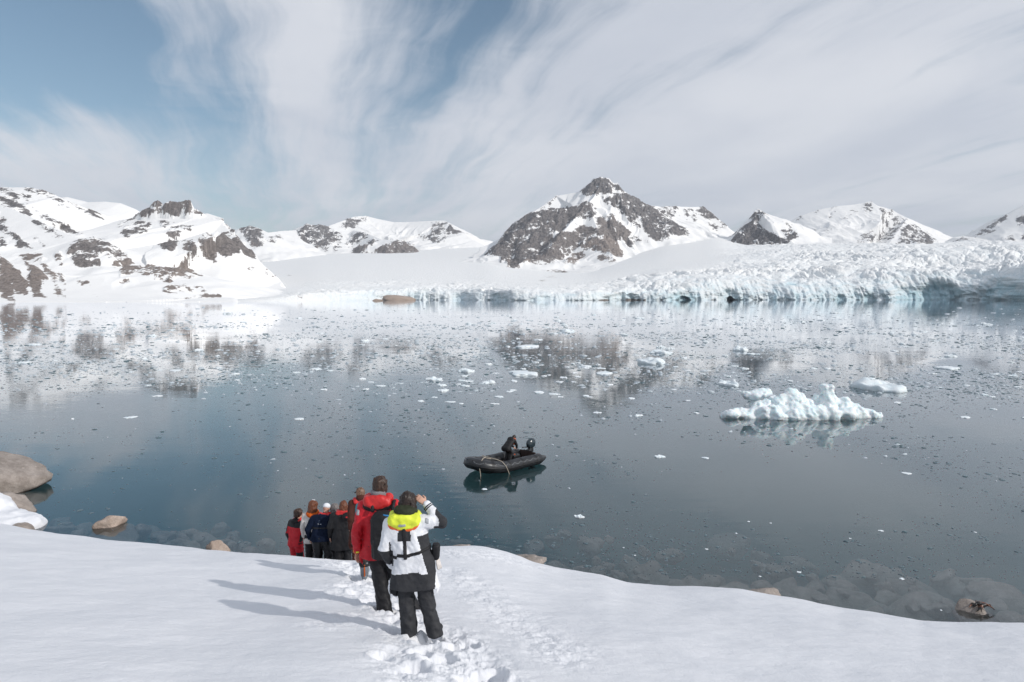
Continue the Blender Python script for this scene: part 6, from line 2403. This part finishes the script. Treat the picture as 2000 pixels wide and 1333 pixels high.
# ---- brown coat
def person_brown():
    x, y, z, sc = place_by_head(703, 954, 1.735, 14.8)
    e = person("person in brown hooded coat and sunglasses looking left, red collar", (x, y, z - .04), .45, None)
    e.scale = (sc, sc, sc)
    J = default_joints()
    J.update(yaw=.55, nod=-.02, shL=vec(-.18, .03, 1.40), elL=vec(-.235, -.06, 1.10), wrL=vec(-.22, .04, .84), palmL=vec(.9, .3, 0))
    jk, o, t_ = finish(e, J, .012, BROWN, .50, .98, .008, 3.3, BROWN, BLACK, .95, flare=.03)
    pad_collar(J, .012, "lifejacket_collar", REDL, e, w=.150, drop=.055, thick=.045, z=.0, back=-.075, wr=.008)
    s = Solid(J['neck'] - vec(.22, .25, .12), J['neck'] + vec(.22, .22, .22), .012)
    s.ell(J['neck'] + vec(0, -.075, .07), (.105, .075, .075), k=.03).ell(J['neck'] + vec(0, -.01, .03), (.10, .10, .055), k=.03).rough(wrinkle(.010, .06, .06, 1.), .04)
    solid_obj("hood", s, BROWN, e)
    hair(J, .012, H_BLO, e, length=.03, vol=1.04, seed=6.)
    HR = Rz(J['yaw'])
    R = lambda p: J['head'] + HR @ vec(*p)
    v, f = join_tubes([tube_mesh([R((-.08, -.01, .02)), R((-.06, .085, .022)), R((.06, .085, .022)), R((.08, -.01, .02))], .006, 6), tube_mesh([R((-.056, .092, .014)), R((-.010, .096, .014))], .017, 8), tube_mesh([R((.010, .096, .014)), R((.056, .092, .014))], .017, 8)])
    link_mesh("sunglasses", v, f, M_ENG, e)


person_brown()


# ---- black jacket, red-brown hair
def person_black():
    x, y, z, sc = place_by_head(668, 982, 1.675, 15.75)
    e = person("person in long black jacket with shoulder-length red-brown hair and red collar", (x, y, z - .04), .10, None)
    e.scale = (sc, sc, sc)
    J = default_joints()
    J.update(shL=vec(-.20, .02, 1.36), chest=vec(0, .03, 1.24), neck=vec(.01, .04, 1.43), head=vec(.02, .09, 1.555), nod=-.25, yaw=.15, shR=vec(.19, .02, 1.37), hip=vec(0, 0, .90),
             elL=vec(-.28, -.02, 1.10), wrL=vec(-.30, .06, .84), wrR=vec(.20, .18, .90))
    jk, o, t_ = finish(e, J, .013, [BLACK], .56, 1.0, .012, 8.3, BLACK, BROWNBOOT, 1.0, flare=.03)
    pad_collar(J, .013, "lifejacket_collar", REDL, e, w=.150, drop=.055, thick=.045, z=.0, back=-.075, wr=.008)
    hair(J, .012, H_RED, e, length=.10, vol=1.08, seed=2.)
    s = Solid(vec(.0, -.3, 1.2), vec(.36, .1, 1.6), .013)
    s.ell(vec(.13, -.10, 1.38), (.115, .10, .09), k=.03).rough(wrinkle(.01, .06, .06, 4.), .04)
    hd = solid_obj("hood", s, BLACK, e)
    v, f = box_geo((.14, -.205, 1.385), (.028, .006, .016))
    link_mesh("badge", v, f, REDL, hd, smooth=False)


person_black()


# ---- grey hair, white scarf, half hidden
def person_grey():
    x, y, z, sc = place_by_head(653, 985, 1.735, 16.2)
    e = person("person with grey hair and white scarf, half hidden behind the long black jacket", (x, y, z - .04), .25, None)
    e.scale = (sc, sc, sc)
    J = default_joints()
    J.update(yaw=.2, nod=-.15, elL=vec(-.27, -.02, 1.12), wrL=vec(-.26, .06, .87))
    jk, o, t_ = finish(e, J, .013, [BLACK], .66, 1.0, .008, 1.3, BLACK, BLACK, 1.0)
    paint(o, [BLACK, REFL], lambda x, y, z: ((np.abs(z - 1.30) < .012) & (x < -.17)).astype(int))
    ring_collar(J, .013, "scarf", CAPW, e, r=.06, rad=(.085, .085), z=.035, tilt=.3, gap=.2, wr=.008)
    hair(J, .012, H_GRY, e, length=.02, vol=1.04, seed=5.)


person_grey()


# ---- navy fleece, white cap
def person_navy():
    x, y, z, sc = place_by_head(629, 988, 1.66, 15.95)
    e = person("person in navy fleece with a white cap and shiny black trousers, red collar", (x, y, z - .04), .02, None)
    e.scale = (sc, sc, sc)
    J = default_joints()
    J.update(hip=vec(-.03, -.03, .88), chest=vec(.0, .06, 1.20), neck=vec(.03, .13, 1.39), head=vec(.06, .20, 1.525), nod=-.45, yaw=-.25, shL=vec(-.22, .06, 1.31), shR=vec(.21, .06, 1.33),
             elL=vec(-.36, .02, 1.06), wrL=vec(-.34, .10, .80), elR=vec(.33, .10, 1.08), wrR=vec(.24, .30, 1.0), knL=vec(-.14, .06, .46), anL=vec(-.15, 0, .1), knR=vec(.12, .06, .46), anR=vec(.14, 0, .1))
    jk, o, t_ = finish(e, J, .013, [NAVY], .80, 1.06, .012, 4.7, LEATH, BLACK, 1.18, tw=.016, sleeve=1.1)
    pad_collar(J, .013, "lifejacket_collar", REDL, e, w=.150, drop=.055, thick=.045, z=.0, back=-.075, wr=.008)
    HR = Rz(J['yaw']) @ Rx(J['nod'])
    hp = lambda p: J['head'] + HR @ vec(*p)
    s = Solid(J['head'] - vec(.2, .2, .15), J['head'] + vec(.2, .25, .2), .011)
    s.ell(hp((0, -.015, .052)), (.090, .108, .082), rot=HR, k=.02)
    s.cap(hp((0, .10, .035)), hp((0, .14, .025)), .05, .04, .01, flat=(HR @ vec(0, 0, 1), 5.0))
    s.box(hp((0, .05, -.08)), (.2, .2, .09), rot=HR, rnd=.02, k=.01, op='sub')
    solid_obj("cap", s, CAPW, e)
    # boat logo printed on the back, harness
    for (xx, zz, hx, hz, an) in ((-.075, 1.275, .006, .045, 0), (-.050, 1.285, .006, .05, .05), (.0, 1.265, .005, .04, .3)):
        ps = shell(jk, .004, lambda x, y, z: np.maximum(np.maximum(np.abs(x - xx - an * (z - zz)) - hx, np.abs(z - zz) - hz), y), .013)
        link_mesh("back_print", *ps.mesh(), fabric("pale_blue_print", (.25, .36, .52), .8), o)
    ps = shell(jk, .004, lambda x, y, z: np.maximum(np.maximum(np.abs(x + .04) - .06, np.abs(z - 1.215 - .25 * np.abs(x + .04)) - .008), y), .013)
    link_mesh("back_print", *ps.mesh(), CAPW, o)
    ps = shell(jk, .010, lambda x, y, z: np.maximum(np.maximum(np.abs(z - 1.13) - .018, np.abs(x) - .24), y - .08), .013)
    link_mesh("harness_belt", *ps.mesh(), BLACK, e)


person_navy()


# ---- knitted sweater behind
def person_knit():
    x, y, z, sc = place_by_head(611, 980, 1.735, 16.4)
    e = person("person in pale knitted sweater with wavy red-brown hair and orange scarf behind the white cap", (x, y, z - .04), -.05, None)
    e.scale = (sc, sc, sc)
    J = default_joints()
    J.update(yaw=-.1, nod=-.15)
    jk, o, t_ = finish(e, J, .014, [KNIT], .78, .84, .007, 9.7, BLACK, BLACK, 1.0)
    ring_collar(J, .013, "scarf", ORSC, e, r=.052, rad=(.10, .09), z=.0, tilt=.35, gap=.2, wr=.01)
    hair(J, .011, H_RED, e, length=.10, vol=1.16, seed=8.)
    HR = Rz(J['yaw']) @ Rx(J['nod'])
    v, f = tube_mesh([J['head'] + HR @ vec(-.095, .0, .02), J['head'] + HR @ vec(-.085, .0, .09), J['head'] + HR @ vec(-.03, .0, .14), J['head'] + HR @ vec(.03, .0, .14)], .016, 8)
    link_mesh("headband", v, f, CAPW, e)


person_knit()


# ---- red suit, furthest down
def person_suit():
    x, y, z, sc = place_by_head(576, 997, 1.63, 16.8)
    e = person("person in red and black sailing suit, short brown hair, furthest down the slope", (x, y, z - .04), -.45, None)
    e.scale = (sc, sc, sc)
    J = default_joints()
    J.update(hip=vec(0, 0, .86), chest=vec(-.01, .04, 1.18), neck=vec(.0, .07, 1.37), head=vec(.02, .11, 1.51), nod=-.2, yaw=-.4, shL=vec(-.165, .04, 1.30), shR=vec(.165, .04, 1.30),
             elL=vec(-.22, -.02, 1.03), wrL=vec(-.20, .05, .80), elR=vec(.22, .08, 1.04), wrR=vec(.16, .20, .84), knL=vec(-.10, .08, .45), anL=vec(-.11, -.05, .1), knR=vec(.09, .06, .45), anR=vec(.10, 0, .1), palmR=vec(-.8, -.2, 0))
    jk, o, t_ = finish(e, J, .013, [RED, BLACK], .76, .84, .008, 7.7, [RED, BLACK], BLACK, .95)
    paint(o, [RED, BLACK], lambda x, y, z: ((z > 1.23) | ((np.abs(x) > .17) & (z < 1.06) & (z > .84)) | ((np.abs(x) > .20) & (z > 1.1) & (y < -.02))).astype(int))
    paint(t_, [RED, BLACK], lambda x, y, z: (((z < .62) & (z > .28) & (x > .03) & (y < .05))).astype(int))
    ring_collar(J, .013, "collar", REDL, e, r=.040, rad=(.095, .09), z=.0, tilt=.35, gap=.75)
    s = Solid(J['neck'] - vec(.22, .25, .2), J['neck'] + vec(.22, .22, .2), .012)
    s.ell(J['neck'] + vec(0, -.10, .0), (.11, .07, .06), k=.03).rough(wrinkle(.009, .06, .06, 1.), .04)
    solid_obj("hood", s, BLACK, e)
    hair(J, .011, H_BR, e, length=.0, vol=1.05, seed=3.)


person_suit()


# ---- boat driver, bending over the fuel line
def person_driver():
    # facing the stern
    wx, wy, wz = boat_w(-0.62, near * -.10, .187)
    ang = BHEAD + math.pi - math.pi / 2
    e = empty("person", (wx, wy, wz), ang + .15)
    tag(e, "person in black suit and orange life vest bending over inside the boat", "person")
    J = default_joints()
    J.update(hip=vec(0, -.12, .84), chest=vec(0, .20, 1.06), neck=vec(0, .36, 1.14), head=vec(0, .48, 1.20), nod=-.75, shL=vec(-.19, .27, 1.11), shR=vec(.19, .27, 1.11),
             elL=vec(-.22, .42, .86), wrL=vec(-.10, .58, .68), elR=vec(.22, .40, .86), wrR=vec(.12, .56, .66), knL=vec(-.13, .10, .48), anL=vec(-.14, -.06, .10), knR=vec(.13, .06, .48), anR=vec(.14, -.10, .10), palmL=vec(.6, .3, -.3), palmR=vec(-.6, .3, -.3), curlL=.9, curlR=.9)
    build_body(J, .0125, e)
    jk = jacket_solid(J, .014, hem=.75, thick=.98, wr=.009, seed=5.5)
    o = solid_obj("jacket", jk, [BLACK], e)
    s = trouser_solid(J, .014, 1.0, .009, 2.2, .035)
    solid_obj("trousers", s, BLACK, e)
    boots(J, .015, BLACK, e)
    s = Solid(J['chest'] - vec(.3, .3, .4), J['head'] + vec(.3, .2, .2), .014)
    pts = [J['chest'] + vec(-.11, .10, -.12), J['neck'] + vec(-.115, .0, -.02), J['neck'] + vec(-.07, -.09, .03), J['neck'] + vec(.07, -.09, .03), J['neck'] + vec(.115, .0, -.02), J['chest'] + vec(.11, .10, -.12)]
    s.chain(pts, [.075, .085, .075, .075, .085, .075], .02)
    solid_obj("life_vest", s, ORA, e)
    hair(J, .013, H_DK, e, vol=1.05, seed=7.)


person_driver()


# ------------------------------------------------------------------ thin air between here and the mountains
def build_haze():
    m, t, out = new_mat("thin_haze")
    v = t.node('ShaderNodeVolumePrincipled', {'Color': (0.80, 0.88, 1.0), 'Density': 0.00006, 'Anisotropy': 0.2})
    t.l.new(v.outputs[0], out.inputs['Volume'])
    X0, X1, Y0, Y1, z0, z1 = -9400.0, 9400.0, -300.0, 9400.0, -41.0, 640.0
    vs = [(X0, Y0, z0), (X1, Y0, z0), (X1, Y1, z0), (X0, Y1, z0), (X0, Y0, z1), (X1, Y0, z1), (X1, Y1, z1), (X0, Y1, z1)]
    f = [(0, 3, 2, 1), (4, 5, 6, 7), (0, 1, 5, 4), (1, 2, 6, 5), (2, 3, 7, 6), (3, 0, 4, 7)]
    o = link_mesh("haze", vs, f, m, smooth=False)
    tag(o, "thin pale haze in the air over the fjord", kind='stuff')


build_haze()
